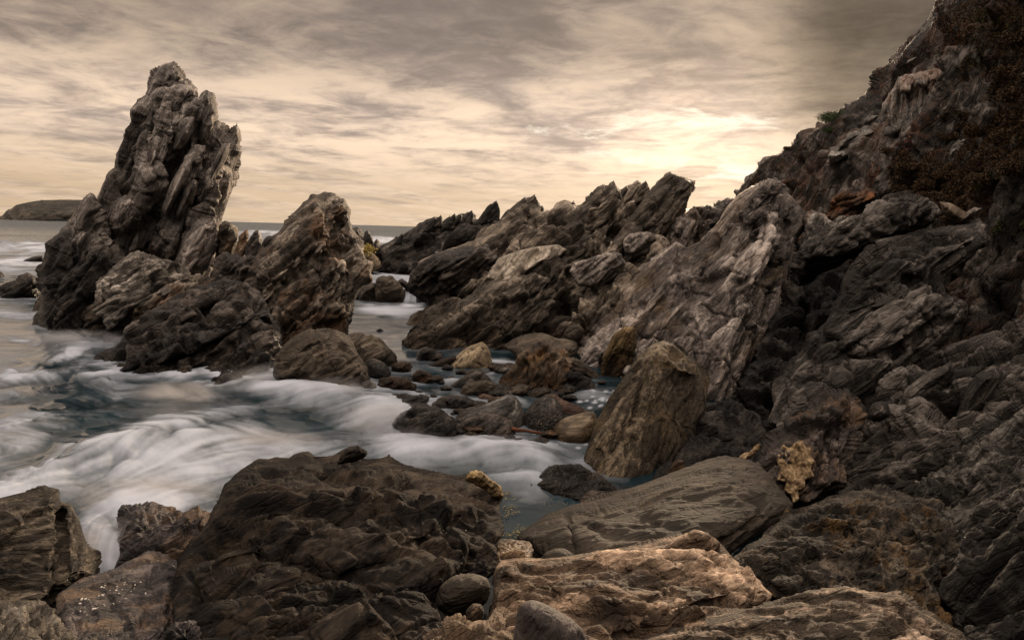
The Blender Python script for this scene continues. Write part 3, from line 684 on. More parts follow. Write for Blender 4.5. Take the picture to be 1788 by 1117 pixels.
rock('pointed_crag', 'pointed ochre and grey crag between the sea stack and channel', 'crag', [
    lobe([(410, 560), (425, 500), (426, 468), (442, 450), (466, 423), (494, 399), (509, 380), (529, 352), (548, 342), (568, 337), (585, 338), (604, 350), (611, 364), (613, 395), (626, 423), (639, 450), (651, 460), (647, 486), (630, 500), (616, 530),
          (610, 562), (600, 600), (560, 640), (490, 650), (440, 640)],
         [(540, 590, 24.6), (560, 350, 28)], T=1.9, Rb=75, s=2.0, ang=48, yaw=15, size=.85, amp=.48, seed=31, ten=.3, strat=.7,
         strokes=[([(590, 350), (585, 420), (560, 500)], 12, -.5), ([(600, 400), (640, 460)], 16, -.7), ([(470, 480), (540, 420), (575, 350)], 26, .5), ([(450, 560), (500, 500), (545, 450)], 10, -.4)]),
    lobe([(545, 520), (555, 470), (575, 450), (600, 455), (606, 490), (604, 540), (590, 580), (560, 580)], [(580, 520, 25.0)], T=.8, Rb=24, s=2.2, ang=60, size=.6, amp=.34, seed=32)], M_crag)
rock('low_rock', 'low black rock awash beyond the left foot of the sea stack', 'rock', [
    lobe([(-12, 530), (-5, 500), (8, 492), (22, 489), (34, 480), (50, 475), (62, 484), (70, 500), (76, 530), (30, 540)], [(30, 520, 36.5)], T=1.1, Rb=18, s=2, ang=30, size=.8, amp=.3, seed=33)], M_far)
rock('low_rock', 'tiny black rock breaking the surface at the photo\'s left edge', 'rock', [
    lobe([(-14, 500), (-8, 476), (2, 473), (8, 480), (10, 500)], [(0, 487, 48)], T=.8, Rb=9, s=1.6, size=.8, amp=.2, seed=34)], M_far)
rock('low_rock', 'thin dark reef streak in the milky water left of the stack', 'rock', [
    lobe([(38, 456), (48, 451), (62, 447), (75, 446), (78, 456), (60, 462)], [(60, 455, 66)], T=.8, Rb=5, s=1.5, size=1, amp=.15, seed=35)], M_far)
for k, (pl, dd, lab, mm) in enumerate([
    ([(606, 440), (608, 404), (616, 398), (626, 397), (634, 404), (640, 420), (642, 452), (612, 460)], 62, 'dark far rock half hidden behind the pointed crag', M_far),
    ([(622, 460), (628, 428), (636, 410), (641, 402), (646, 406), (652, 420), (655, 440), (652, 462)], 58, 'dark triangular far rock standing in the channel mouth', M_far),
    ([(638, 470), (645, 440), (652, 424), (657, 416), (662, 420), (666, 435), (668, 470)], 55, 'smaller pointed far rock right of the triangular one', M_far),
    ([(630, 470), (634, 443), (646, 440), (658, 448), (668, 466), (640, 480)], 52, 'low rock with yellow weed at the channel mouth', M_speck)]):
    rock('far_rock', lab, 'rock', [lobe(pl, [(640, 440, dd)], T=1.4, Rb=12, s=1.6, ang=60, size=1.2, amp=.28, seed=40 + k)], mm)

# ------------------------------------------------------------------ ridges on the far side of the channel
def fins(pts, d, seed, ang=46):
    """thin leaning blades of rock along a crest"""
    rg = np.random.default_rng(seed); out = []
    for k, (x, y, h) in enumerate(pts):
        w = h * rg.uniform(.5, .75)
        out.append(lobe([(x - h * .95, y + h * 1.25), (x - h * .42, y + h * .45), (x - h * .12, y + 2), (x + 2, y - 2), (x + 5, y + 3), (x + w * .35, y + h * .4), (x + w * .3, y + h * 1.2)],
                        [(x, y, d(x) - .25)], T=.45, Rb=max(5, h * .3), s=1.5, ang=ang, size=.8, amp=.16, seed=seed + k, ten=0, lump=.2, strat=.8))
    return out
rock('far_ridge', 'dark spiky far ridge running down to the channel mouth', 'ridge', [
    lobe([(640, 490), (648, 455), (652, 440), (664, 430), (678, 422), (692, 412), (699, 413), (704, 408), (725, 396), (745, 383), (755, 379), (766, 378), (772, 386), (785, 375), (792, 380), (801, 376), (812, 374), (822, 370),
          (828, 382), (838, 380), (848, 374), (853, 358), (857, 362), (864, 353), (866, 376), (872, 383), (900, 376), (960, 380), (960, 480), (800, 500), (700, 495)],
         [(690, 465, 54), (850, 380, 52), (900, 470, 47)], T=2.5, Rb=40, s=1.8, ang=40, yaw=5, size=1.7, amp=.75, seed=51, ten=.15, strat=1.0, along=3.2,
         strokes=[([(690, 455), (800, 395)], 12, -.8), ([(720, 460), (830, 400)], 12, .7)])] +
    fins([(700, 409, 16), (757, 379, 22), (768, 377, 18), (792, 374, 24), (803, 375, 16), (822, 369, 26), (849, 372, 18), (856, 357, 30), (865, 352, 34)], lambda x: 51.5, 400), M_far)
rock('bedded_ridge', 'long brown bedded ridge with a sharp leaning tip across the channel', 'ridge', [
    lobe([(668, 640), (678, 592), (684, 574), (702, 562), (717, 550), (740, 545), (752, 536), (736, 516), (741, 500), (716, 490), (733, 457), (757, 445), (796, 432), (836, 412), (870, 388), (884, 368), (899, 357), (914, 347), (922, 344), (932, 342), (938, 352),
          (946, 361), (944, 370), (960, 367), (977, 357), (997, 352), (1008, 356), (1021, 352), (1033, 339), (1052, 325), (1062, 322), (1068, 318), (1074, 328), (1083, 330), (1092, 326), (1102, 321), (1112, 317), (1125, 318), (1126, 330), (1132, 334), (1151, 311), (1163, 302),
          (1171, 300), (1183, 306), (1200, 310), (1215, 315), (1213, 328), (1198, 363), (1182, 386), (1172, 405), (1172, 440), (1140, 480), (1060, 560), (1010, 610), (935, 640), (760, 660)],
         [(700, 600, 27.5), (960, 600, 25.5), (930, 350, 38), (1190, 320, 31)], T=2.2, Tb=3, Rb=70, s=2.0, ang=41, yaw=8, size=1.25, amp=.72, seed=52, ten=.2, strat=1.1, along=5.5, lump=.3, joint=.8,
         strokes=[([(760, 500), (870, 440), (960, 370)], 12, -.7), ([(1000, 470), (1080, 400), (1140, 340)], 16, -.8), ([(830, 560), (940, 500), (1050, 420)], 14, .7), ([(900, 590), (1040, 500), (1150, 420)], 20, -1.0),
                  ([(720, 560), (820, 520), (940, 440)], 10, -.5)]),
    lobe([(1030, 480), (1070, 420), (1120, 350), (1152, 312), (1171, 301), (1190, 308), (1214, 316), (1200, 360), (1180, 388), (1150, 420), (1100, 470), (1060, 500)], [(1180, 330, 29.3), (1080, 470, 27)], T=1.1, Rb=26, s=2, ang=46, size=1.1, amp=.4, seed=53, strat=.8, along=3.4, ten=.2),
    lobe([(1010, 460), (1030, 350), (1052, 326), (1068, 320), (1082, 332), (1078, 360), (1060, 400), (1030, 450)], [(1050, 380, 30.2)], T=.9, Rb=20, s=2, ang=50, size=1.0, amp=.4, seed=54, strat=.9, along=3.4),
    lobe([(690, 640), (700, 592), (740, 560), (800, 530), (850, 500), (900, 480), (960, 480), (985, 520), (960, 580), (930, 625), (800, 650)], [(800, 610, 24.8), (900, 500, 26.6)], T=1.1, Rb=36, s=2.1, ang=36, size=.95, amp=.5, seed=55, strat=1.0, along=3.4)] +
    fins([(886, 367, 24), (915, 346, 34), (932, 341, 36), (945, 360, 22), (978, 356, 26), (1000, 352, 24), (1021, 351, 24), (1052, 324, 40), (1070, 317, 44), (1092, 326, 30), (1112, 316, 36), (1126, 317, 34), (1010, 430, 40), (960, 420, 34)], lambda x: 36.2 - (x - 930) * .023, 420), M_ridge)
rock('dark_shoulder', 'dark rounded shoulder of rock at the channel edge, below the far ridge', 'rock', [
    lobe([(712, 500), (716, 478), (732, 458), (757, 444), (800, 436), (850, 430), (870, 450), (850, 490), (800, 520), (760, 540), (735, 520)], [(790, 490, 30.5)], T=.9, Rb=20, s=2.0, ang=40, size=1.0, amp=.5, seed=56, ten=.1, lump=.3, along=5, strat=.9)], M_ledge)
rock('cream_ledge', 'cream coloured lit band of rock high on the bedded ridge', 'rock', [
    lobe([(848, 485), (858, 466), (880, 448), (905, 437), (940, 430), (975, 428), (990, 436), (975, 450), (945, 458), (915, 478), (890, 492), (865, 494)], [(870, 488, 27.2), (960, 432, 28.6)], T=.3, Rb=8, s=1.8, ang=45, size=.5, amp=.28, seed=57, strat=1.0, ten=.1)], M_cream_lit)
rock('pink_block', 'pinkish grey blocky outcrop in the middle of the bedded ridge', 'rock', [
    lobe([(993, 475), (1000, 458), (1030, 448), (1060, 440), (1085, 442), (1092, 460), (1080, 480), (1050, 500), (1010, 500)], [(1040, 470, 25.6)], T=.3, Rb=9, s=1.8, ang=42, size=.7, amp=.32, seed=58, ten=.1, lump=.2)], M_stack)
rock('pink_block', 'tan blocky outcrop just under the leaning tip of the ridge', 'rock', [
    lobe([(1088, 420), (1098, 408), (1120, 404), (1140, 408), (1155, 414), (1155, 428), (1130, 444), (1105, 452), (1090, 440)], [(1120, 425, 26.6)], T=.28, Rb=9, s=1.8, ang=42, size=.7, amp=.3, seed=59, ten=.1, lump=.2)], M_stack)

# ------------------------------------------------------------------ hillside and buttress on the right
rock('hillside', 'steep dark hillside with rusty plants rising to the photo\'s top right corner', 'hill', [
    lobe([(1180, 400), (1205, 366), (1236, 360), (1262, 352), (1281, 343), (1282, 334), (1302, 315), (1320, 299), (1324, 284), (1359, 262), (1386, 244), (1418, 224), (1449, 205), (1481, 185), (1504, 165), (1521, 146), (1525, 134), (1544, 110), (1566, 84), (1583, 63), (1607, 37),
          (1634, 0), (1680, -70), (1760, -160), (1900, -260), (2200, -330), (2600, -330), (2700, 300), (2700, 900), (1900, 900), (1500, 800), (1300, 600), (1200, 480)],
         [(1290, 345, 34), (1520, 150, 31), (1640, 0, 29), (1788, 350, 19.5), (1500, 450, 25), (1788, 0, 25)], T=2.6, Tb=6, Rb=130, s=2.3, soft=2, ang=62, yaw=30, size=1.15, amp=.72, seed=61, ten=.35, rim=.8, blk=1.1, strat=.4, lump=1.0)], M_hill)
rock('pale_outcrop', 'large pale upright jointed outcrop high on the hillside', 'outcrop', [
    lobe([(1536, 246), (1538, 197), (1546, 172), (1560, 152), (1568, 134), (1596, 128), (1634, 118), (1678, 132), (1702, 138), (1697, 165), (1640, 178), (1632, 198), (1604, 222), (1568, 234)],
         [(1540, 240, 26.4), (1690, 168, 23.8), (1562, 130, 27.0), (1690, 130, 24.5)], T=.35, Rb=9, s=1.8, ang=78, yaw=20, size=.5, amp=.24, seed=62, along=3, lump=.2, ten=0)] + [
    lobe([(x, yb), (x - 3, (ya + yb) / 2), (x + 2, ya + 4), (x + 9, ya), (x + w, ya + 3), (x + w + 3, (ya + yb) / 2), (x + w - 4, yb + 3)], [(x, yb, dd - .1), (x, ya, dd + .45)], T=.34, Rb=6, s=1.6, ang=78, yaw=20, size=.4, amp=.12, seed=300 + k, lump=.2, ten=.1)
    for k, (x, w, ya, yb, dd) in enumerate([(1539, 16, 176, 238, 26.3), (1556, 13, 152, 228, 25.9), (1571, 17, 160, 236, 25.6), (1590, 14, 172, 226, 25.3), (1604, 16, 150, 216, 25.1), (1622, 12, 138, 196, 24.9), (1636, 18, 126, 178, 24.6), (1658, 15, 130, 172, 24.3), (1676, 18, 134, 168, 24.0), (1572, 22, 130, 160, 25.7), (1598, 24, 124, 150, 25.2)])], M_outc)
rock('pale_outcrop', 'tan layered outcrop below the green bush on the slope', 'outcrop', [
    lobe([(1443, 286), (1452, 262), (1480, 234), (1514, 220), (1545, 236), (1540, 252), (1500, 270), (1465, 282)], [(1490, 255, 26.6)], T=.5, Rb=8, s=1.8, ang=28, size=.5, amp=.30, seed=63, lump=.2)], M_outc)
rock('pale_outcrop', 'grey fractured outcrop among brown shrubs right of the tan one', 'outcrop', [
    lobe([(1650, 285), (1655, 262), (1674, 246), (1696, 243), (1694, 268), (1670, 305), (1652, 312)], [(1672, 275, 22.0)], T=.5, Rb=8, s=1.8, ang=60, size=.5, amp=.26, seed=64, lump=.2)], M_outc)
rock('pale_outcrop', 'orange stained rock face above the dark shaggy boulder', 'outcrop', [
    lobe([(1440, 372), (1452, 345), (1480, 330), (1520, 330), (1535, 350), (1510, 375), (1470, 395), (1445, 398)], [(1485, 365, 23.5)], T=.5, Rb=12, s=1.8, ang=30, size=.6, amp=.36, seed=65)],
    rock_mat('orange_lichen_rock', (.02, .015, .012), (.07, .042, .028), (.17, .10, .065), ang=30, size=.6, stripe=.5, spots=(.22, .08, .025), spot_amt=.7))
rock('notch_rock', 'mauve fluted rock in the notch between ridge tip and buttress', 'rock', [
    lobe([(1150, 470), (1160, 420), (1166, 398), (1180, 382), (1196, 372), (1210, 362), (1235, 355), (1250, 358), (1280, 345), (1300, 345), (1280, 400), (1240, 450), (1200, 490)], [(1210, 400, 28.5)], T=1.2, Rb=34, s=2.1, ang=70, size=.8, amp=.42, seed=66)], M_butt)
rock('buttress', 'great slanting buttress of grooved mauve grey rock right of centre', 'cliff', [
    lobe([(985, 640), (992, 600), (1002, 574), (1052, 535), (1103, 492), (1140, 452), (1160, 434), (1180, 420), (1200, 430), (1220, 420), (1250, 395), (1270, 362), (1290, 340), (1312, 326), (1332, 322), (1342, 318), (1356, 316), (1366, 330), (1384, 344), (1397, 358), (1406, 374), (1404, 395),
          (1390, 412), (1386, 430), (1372, 480), (1360, 540), (1340, 580), (1310, 640), (1270, 720), (1200, 740), (1080, 720), (1010, 690)],
         [(1020, 640, 22.8), (1350, 340, 24.5), (1250, 640, 19.5), (1360, 520, 20.5)], T=1.7, Tb=3, Rb=85, s=2.0, ang=52, yaw=12, size=1.2, amp=.55, seed=67, ten=.2, strat=1.35, blk=.5, along=6.5, lump=.3, joint=.8,
         strokes=[([(1010, 640), (1120, 540), (1200, 440)], 14, .4), ([(1120, 640), (1200, 540), (1260, 420)], 12, -.35), ([(1300, 480), (1330, 400), (1350, 340)], 20, .4), ([(1390, 400), (1370, 470), (1340, 560)], 26, -.9)]),
    lobe([(1298, 400), (1310, 345), (1335, 322), (1358, 318), (1372, 338), (1360, 370), (1330, 400), (1305, 420)], [(1335, 365, 23)], T=.7, Rb=22, s=2, ang=55, size=.7, amp=.3, seed=70, strat=1.2)], M_butt)
rock('ochre_slab', 'ochre stained flat slab leaning on the foot of the buttress', 'rock', [
    lobe([(1040, 690), (1052, 620), (1070, 585), (1090, 568), (1108, 572), (1112, 600), (1104, 640), (1085, 690)], [(1080, 640, 20.2)], T=.35, Rb=10, s=1.9, ang=60, size=.6, amp=.2, seed=71, ten=.1, blk=1.1, lump=.2)],
    rock_mat('ochre_stone', (.03, .022, .014), (.12, .078, .036), (.26, .18, .09), ang=60, size=.6, stripe=.6, wet=.3, spots=(.05, .042, .034), spot_amt=.8))
rock('pale_block', 'pale ribbed block tucked behind the top of the buttress', 'rock', [
    lobe([(1404, 374), (1420, 366), (1436, 374), (1455, 390), (1450, 410), (1428, 416), (1405, 412)], [(1428, 392, 22.6)], T=.5, Rb=12, s=2, ang=75, size=.5, amp=.2, seed=72)], M_outc)
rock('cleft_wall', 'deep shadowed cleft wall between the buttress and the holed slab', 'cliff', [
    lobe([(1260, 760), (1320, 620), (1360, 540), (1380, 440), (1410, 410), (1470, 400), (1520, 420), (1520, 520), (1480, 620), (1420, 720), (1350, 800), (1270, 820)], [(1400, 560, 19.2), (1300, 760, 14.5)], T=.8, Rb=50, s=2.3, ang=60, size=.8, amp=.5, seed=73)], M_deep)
rock('shaggy_boulder', 'dark shaggy boulder lying along the top of the right slab', 'boulder', [
    lobe([(1380, 470), (1392, 430), (1415, 408), (1440, 394), (1470, 374), (1512, 368), (1553, 346), (1594, 338), (1626, 352), (1640, 372), (1618, 398), (1560, 416), (1505, 440), (1460, 470), (1425, 480), (1395, 500)],
         [(1420, 450, 18.2), (1600, 370, 18.0)], T=1.1, Rb=34, s=2.1, ang=32, size=.7, amp=.34, seed=74, strat=.3)], M_right)
rock('holed_slab', 'big charcoal slab with a round hollow in its face, on the right', 'cliff', [
    lobe([(1340, 740), (1366, 668), (1412, 584), (1460, 545), (1468, 500), (1478, 470), (1512, 426), (1573, 410), (1615, 399), (1676, 391), (1709, 382), (1720, 396), (1718, 424), (1693, 452), (1654, 481), (1648, 498), (1655, 514), (1671, 518), (1682, 532), (1677, 556), (1657, 580), (1610, 625),
          (1540, 690), (1460, 740), (1390, 780)],
         [(1400, 700, 13.6), (1700, 400, 16.2), (1660, 560, 13.6), (1500, 450, 17)], T=1.0, Rb=55, s=2.0, ang=38, yaw=0, size=.8, amp=.40, seed=75, ten=.25, strat=.95, blk=.55, along=5.5, lump=.3, joint=.8,
         strokes=[([(1584, 490), (1594, 508)], 18, -.32), ([(1480, 540), (1540, 520), (1570, 505)], 10, .30, 1), ([(1470, 600), (1560, 560), (1640, 520)], 12, .32, 1), ([(1450, 640), (1560, 610), (1660, 560)], 10, -.3), ([(1500, 470), (1600, 450), (1700, 420)], 30, .3)])], M_right)
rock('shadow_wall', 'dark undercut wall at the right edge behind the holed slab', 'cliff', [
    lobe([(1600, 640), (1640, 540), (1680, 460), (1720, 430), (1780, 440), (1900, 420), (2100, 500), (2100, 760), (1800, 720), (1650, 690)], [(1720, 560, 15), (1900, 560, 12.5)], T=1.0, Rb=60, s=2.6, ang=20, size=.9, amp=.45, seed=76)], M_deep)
rock('right_rise', 'broken dark rock slope below the holed slab, at the right edge', 'cliff', [
    lobe([(1440, 860), (1450, 760), (1480, 700), (1530, 660), (1575, 622), (1640, 606), (1700, 590), (1790, 560), (1950, 520), (2150, 600), (2150, 900), (1700, 930), (1520, 920)],
         [(1520, 860, 9.8), (1600, 620, 13.5), (1900, 620, 10.5), (1800, 860, 7.6)], T=.8, Rb=60, s=2.2, ang=40, yaw=0, size=.55, amp=.40, seed=77, strat=.7, blk=1.0, along=5, lump=.3, ten=.2),
    lobe([(1560, 720), (1580, 680), (1620, 650), (1660, 632), (1670, 650), (1640, 690), (1600, 720), (1575, 740)], [(1610, 690, 11.1)], T=.4, Rb=20, s=2.1, ang=38, size=.5, amp=.14, seed=78, blk=.4),
    lobe([(1665, 740), (1680, 690), (1705, 655), (1735, 640), (1750, 660), (1725, 710), (1690, 745)], [(1705, 695, 9.9)], T=.4, Rb=20, s=2.1, ang=55, size=.5, amp=.14, seed=79, blk=.4)], M_right)
rock('round_stone', 'smooth rounded dark stone lodged on the slope beside the crusted rock', 'boulder', [
    lobe([(1515, 725), (1522, 705), (1540, 699), (1552, 708), (1556, 726), (1540, 736), (1522, 736)], [(1535, 718, 9.9)], T=.25, Rb=18, s=2, size=.4, amp=.05, seed=80, blk=.3, strat=.2)], M_right)
rock('corner_wall', 'grey streaked rock wall in the lower right corner', 'cliff', [
    lobe([(1540, 920), (1580, 862), (1640, 812), (1690, 765), (1740, 725), (1800, 690), (1950, 640), (2100, 800), (2100, 1250), (1700, 1250), (1640, 1100), (1590, 980)],
         [(1600, 900, 8.0), (1788, 720, 8.2), (1788, 1100, 4.6), (1650, 1100, 5.2)], T=.55, Rb=55, s=2.2, ang=40, yaw=-10, size=.42, amp=.30, seed=81, strat=.9, blk=.8)],
    rock_mat('streaked_grey_rock', (.007, .0063, .0055), (.030, .026, .022), (.13, .117, .10), ang=42, yaw=-10, size=.5, stripe=.9, pale=.4, pits=.4))

# ------------------------------------------------------------------ channel boulders
def stone(name, label, poly, d, mat, T=.35, Rb=22, cat='rock', ang=30, size=.4, amp=.10, seed=0, **k):
    k.setdefault('q', 1.8)
    return rock(name, label, cat, [lobe(poly, d if isinstance(d, list) else [(poly[0][0], poly[0][1], d)], T=T, Rb=Rb, s=k.pop('s', 2.0), ang=ang, size=size, amp=amp, seed=seed, **k)], mat)
def wl(x, y, T=.3): return float(wd(x, y, 0.0)) + T
stone('channel_boulder', 'large brown boulder damming the channel beside the little fall', [(652, 545), (655, 500), (659, 485), (666, 480), (674, 482), (683, 481), (693, 488), (703, 499), (710, 514), (711, 545), (690, 556), (665, 556)], wl(685, 530, .9), M_boulder, T=.9, Rb=24, cat='boulder', size=.8, amp=.2, seed=91)
stone('channel_boulder', 'dark lower boulder left of the one damming the channel', [(622, 550), (630, 500), (643, 491), (655, 494), (660, 515), (660, 545), (640, 556)], wl(645, 527, .8), M_ledge, T=.8, Rb=20, cat='boulder', size=.8, amp=.2, seed=92)
stone('cap_rock', 'black glistening rock lying across the top of the fall', [(693, 492), (702, 486), (712, 492), (722, 488), (736, 490), (748, 498), (752, 508), (735, 509), (708, 506)], wl(720, 527, .2), M_ledge, T=.5, Rb=9, size=.6, amp=.14, seed=93)
stone('fall_rock', 'slim dark stone standing in the middle of the fall', [(725, 532), (727, 516), (732, 510), (738, 513), (738, 530), (732, 536)], wl(730, 529, .2), M_ledge, T=.3, Rb=6, size=.5, amp=.05, seed=94, s=1.4)
stone('wash_rock', 'tiny black rock alone in the gold channel water', [(655, 580), (658, 574), (664, 573), (669, 577), (672, 582), (662, 584)], wl(663, 579, .1), M_ledge, T=.2, Rb=6, size=.4, amp=.05, seed=95, s=1.4)
stone('surf_boulder', 'biggest rounded brown boulder at the edge of the white surf', [(480, 650), (482, 627), (490, 610), (508, 593), (536, 578), (567, 575), (599, 589), (622, 610), (636, 634), (641, 665), (632, 700), (600, 725), (540, 710), (495, 680)], [(560, 690, wl(560, 690, .9)), (560, 580, wl(560, 690, 1.5))], M_boulder, T=1.1, Rb=60, cat='boulder', size=1.1, amp=.30, seed=96, blk=.9, strat=.3,
      strokes=[([(500, 640), (540, 605), (600, 600), (630, 640)], 6, -.12), ([(545, 580), (560, 640)], 5, -.08)])
stone('surf_boulder', 'rounded boulder tucked behind the biggest brown one', [(596, 600), (606, 586), (628, 580), (655, 586), (676, 604), (690, 622), (691, 640), (672, 660), (630, 650)], wl(665, 645, .7), M_boulder, T=.7, Rb=40, cat='boulder', size=.9, amp=.22, seed=97, blk=.8)
stone('surf_boulder', 'small dark reddish boulder right of the biggest brown one', [(632, 668), (636, 632), (652, 625), (672, 634), (684, 650), (680, 664), (660, 674)], wl(660, 664, .4), M_wetb, T=.4, Rb=24, cat='boulder', size=.5, amp=.10, seed=98, blk=.6)
stone('grey_cobble', 'grey cobble half sunk in spray below the reddish boulder', [(626, 690), (630, 668), (645, 662), (656, 670), (660, 690), (642, 698)], wl(645, 690, .3), M_whale, T=.3, Rb=16, cat='stone', size=.4, amp=.05, seed=99, blk=.4)
stone('weedy_rock', 'rust brown weed covered rock in the shallows by the boulders', [(655, 690), (658, 672), (664, 660), (687, 656), (710, 660), (727, 670), (726, 682), (700, 694), (668, 696)], wl(690, 686, .3), M_rust, T=.3, Rb=16, size=.22, amp=.12, seed=100)
stone('weedy_rock', 'second weed covered rock reaching toward the gold shallows', [(718, 672), (720, 653), (734, 645), (752, 650), (762, 662), (770, 668), (745, 676), (730, 680)], wl(740, 671, .25), M_rust, T=.25, Rb=13, size=.22, amp=.10, seed=101)
stone('shallows_rock', 'dark knobbly rock at the bend of the quiet channel', [(724, 636), (728, 620), (732, 610), (744, 605), (762, 610), (774, 618), (778, 630), (755, 638), (738, 640)], wl(745, 632, .35), M_wetb, T=.35, Rb=18, size=.4, amp=.12, seed=102)
stone('shallows_rock', 'low brown rock leaning under the dark knobbly one', [(738, 646), (752, 634), (770, 626), (790, 620), (800, 626), (788, 640), (760, 650)], wl(768, 641, .2), M_rust, T=.22, Rb=12, size=.3, amp=.08, seed=103)
stone('speckled_boulder', 'ochre speckled boulder with black pits in the quiet water', [(774, 650), (778, 641), (793, 625), (814, 607), (830, 600), (842, 596), (850, 602), (857, 616), (859, 640), (850, 654), (810, 658)], [(815, 645, wl(815, 645, .5)), (815, 600, wl(815, 645, .8))], M_speck, T=.5, Rb=30, cat='boulder', ang=40, size=.45, amp=.10, seed=104, blk=.6, strat=.2)
stone('flat_slab', 'flat pale slab wedged behind the craggy brown rock', [(878, 604), (890, 594), (903, 588), (934, 581), (954, 583), (970, 590), (993, 592), (1008, 599), (1006, 618), (970, 640), (930, 640), (900, 622)], [(940, 625, 21.8), (940, 585, 23.0)], M_boulder, T=.5, Rb=20, ang=5, size=.5, amp=.14, seed=105)
stone('craggy_rock', 'craggy rust stained rock amid the channel, left of the leaning one', [(862, 690), (874, 660), (896, 643), (903, 624), (920, 606), (945, 593), (959, 592), (974, 606), (990, 611), (998, 628), (995, 650), (998, 690), (960, 704), (900, 700)], [(930, 685, wl(930, 682, .6)), (950, 600, wl(930, 682, 1.3))], rock_mat('craggy_brown_rock', (.022, .016, .012), (.080, .058, .040), (.20, .15, .105), ang=60, size=.45, stripe=.4, wet=.2, rough=.6, spots=(.20, .10, .035), spot_amt=.5, spot_scale=.7), T=.7, Rb=34, ang=60, size=.5, amp=.26, seed=106)
stone('plank_rock', 'long narrow rock slanting down behind the craggy rust rock', [(990, 640), (997, 622), (1012, 627), (1040, 648), (1052, 660), (1046, 672), (1020, 664), (996, 652)], [(1020, 645, 20.0)], M_boulder, T=.3, Rb=12, ang=-30, size=.4, amp=.08, seed=107)
stone('shade_rock', 'black rock in shade under the long narrow slanting rock', [(985, 690), (988, 650), (1008, 648), (1030, 660), (1044, 684), (1020, 700)], wl(1015, 685, .5), M_deep, T=.4, Rb=16, size=.4, amp=.12, seed=108)
stone('wedge_slab', 'dark wedge shaped slab tilted out of the gold water', [(775, 682), (800, 662), (820, 651), (830, 647), (843, 647), (850, 654), (858, 664), (845, 678), (812, 686)], wl(810, 679, .3), M_wetb, T=.28, Rb=14, ang=32, size=.4, amp=.08, seed=109, strat=1.0)
stone('domed_rock', 'low domed brown rock in front of the dark wedge', [(798, 696), (808, 674), (828, 665), (851, 664), (868, 671), (878, 682), (878, 696), (850, 702), (815, 700)], wl(840, 692, .35), M_boulder, T=.35, Rb=24, size=.45, amp=.08, seed=110, blk=.6)
stone('red_stone', 'small mauve stone between domed rock and grey whaleback', [(832, 700), (836, 691), (846, 687), (866, 693), (868, 702), (850, 708)], wl(850, 703, .2), M_red, T=.2, Rb=12, cat='stone', size=.3, amp=.05, seed=111)
stone('square_rock', 'dark squarish rock left of the grey whaleback', [(776, 718), (779, 696), (793, 690), (810, 692), (824, 696), (834, 702), (828, 718), (800, 724)], wl(800, 715, .3), M_wetb, T=.3, Rb=16, size=.4, amp=.09, seed=112)
stone('square_rock', 'dark grey angular rock between the two wedge shaped ones', [(746, 714), (752, 705), (767, 696), (779, 700), (784, 716), (768, 724)], wl(765, 715, .3), M_wetb, T=.25, Rb=13, size=.35, amp=.08, seed=113)
stone('whaleback_rock', 'smooth grey veined whaleback rock in the middle of the shallows', [(794, 735), (800, 722), (812, 713), (840, 707), (866, 697), (887, 688), (902, 693), (912, 711), (918, 745), (900, 768), (820, 762)], [(860, 752, wl(860, 750, .5)), (860, 695, wl(860, 750, .9))], M_whale, T=.5, Rb=30, ang=25, size=.5, amp=.07, seed=114, blk=.4, strat=.5)
stone('wet_rock', 'wet brown black rock in front of the grey whaleback', [(796, 766), (802, 742), (816, 727), (851, 719), (880, 726), (897, 738), (900, 762), (880, 782), (835, 784)], [(850, 768, wl(850, 767, .4)), (850, 722, wl(850, 767, .7))], M_wetb, T=.4, Rb=30, size=.4, amp=.10, seed=115)
stone('round_rock', 'rounded black rock with white barnacles beside the whaleback', [(915, 758), (917, 720), (932, 701), (952, 690), (970, 695), (980, 711), (985, 735), (972, 762), (940, 772)], [(950, 755, wl(950, 755, .5)), (950, 692, wl(950, 755, .8))], M_wetb, T=.5, Rb=34, ang=70, size=.5, amp=.07, seed=116, blk=.4)
stone('red_slab', 'reddish smooth slab behind the rounded black rock', [(944, 700), (952, 689), (970, 688), (984, 698), (1012, 708), (1027, 718), (1024, 740), (980, 745), (955, 720)], [(985, 725, wl(985, 735, .9))], M_red, T=.4, Rb=26, size=.5, amp=.06, seed=117, blk=.4)
stone('banded_boulder', 'round olive boulder with curved bands beside the leaning rock', [(964, 765), (968, 744), (984, 730), (1008, 722), (1036, 718), (1044, 734), (1044, 765), (1030, 790), (1000, 796), (974, 784)], [(1005, 778, wl(1005, 778, .5)), (1005, 722, wl(1005, 778, .8))], M_band, T=.5, Rb=38, cat='boulder', ang=8, size=.5, amp=.03, seed=118, blk=.1, strat=.3)
stone('tilted_stone', 'small tilted brown stone above the rounded black rock', [(908, 702), (914, 692), (929, 680), (950, 674), (962, 680), (960, 692), (940, 704), (920, 708)], wl(935, 695, .3), M_boulder, T=.28, Rb=16, cat='stone', size=.35, amp=.06, seed=119, blk=.5)
stone('slanted_rock', 'black layered rock slanting out of the surf mist', [(684, 770), (690, 728), (708, 715), (738, 707), (763, 707), (780, 720), (782, 740), (760, 770), (735, 788), (700, 786)], [(735, 765, wl(735, 770, .5)), (735, 710, wl(735, 770, .9))], M_wetb, T=.5, Rb=30, ang=40, size=.45, amp=.16, seed=120, strat=1.0)
stone('slanted_rock', 'smooth dark face of rock right of the black layered one', [(738, 770), (744, 752), (757, 735), (779, 722), (793, 732), (800, 750), (793, 780), (760, 786)], [(770, 768, wl(770, 768, .35))], M_wetb, T=.35, Rb=24, ang=50, size=.5, amp=.08, seed=121)
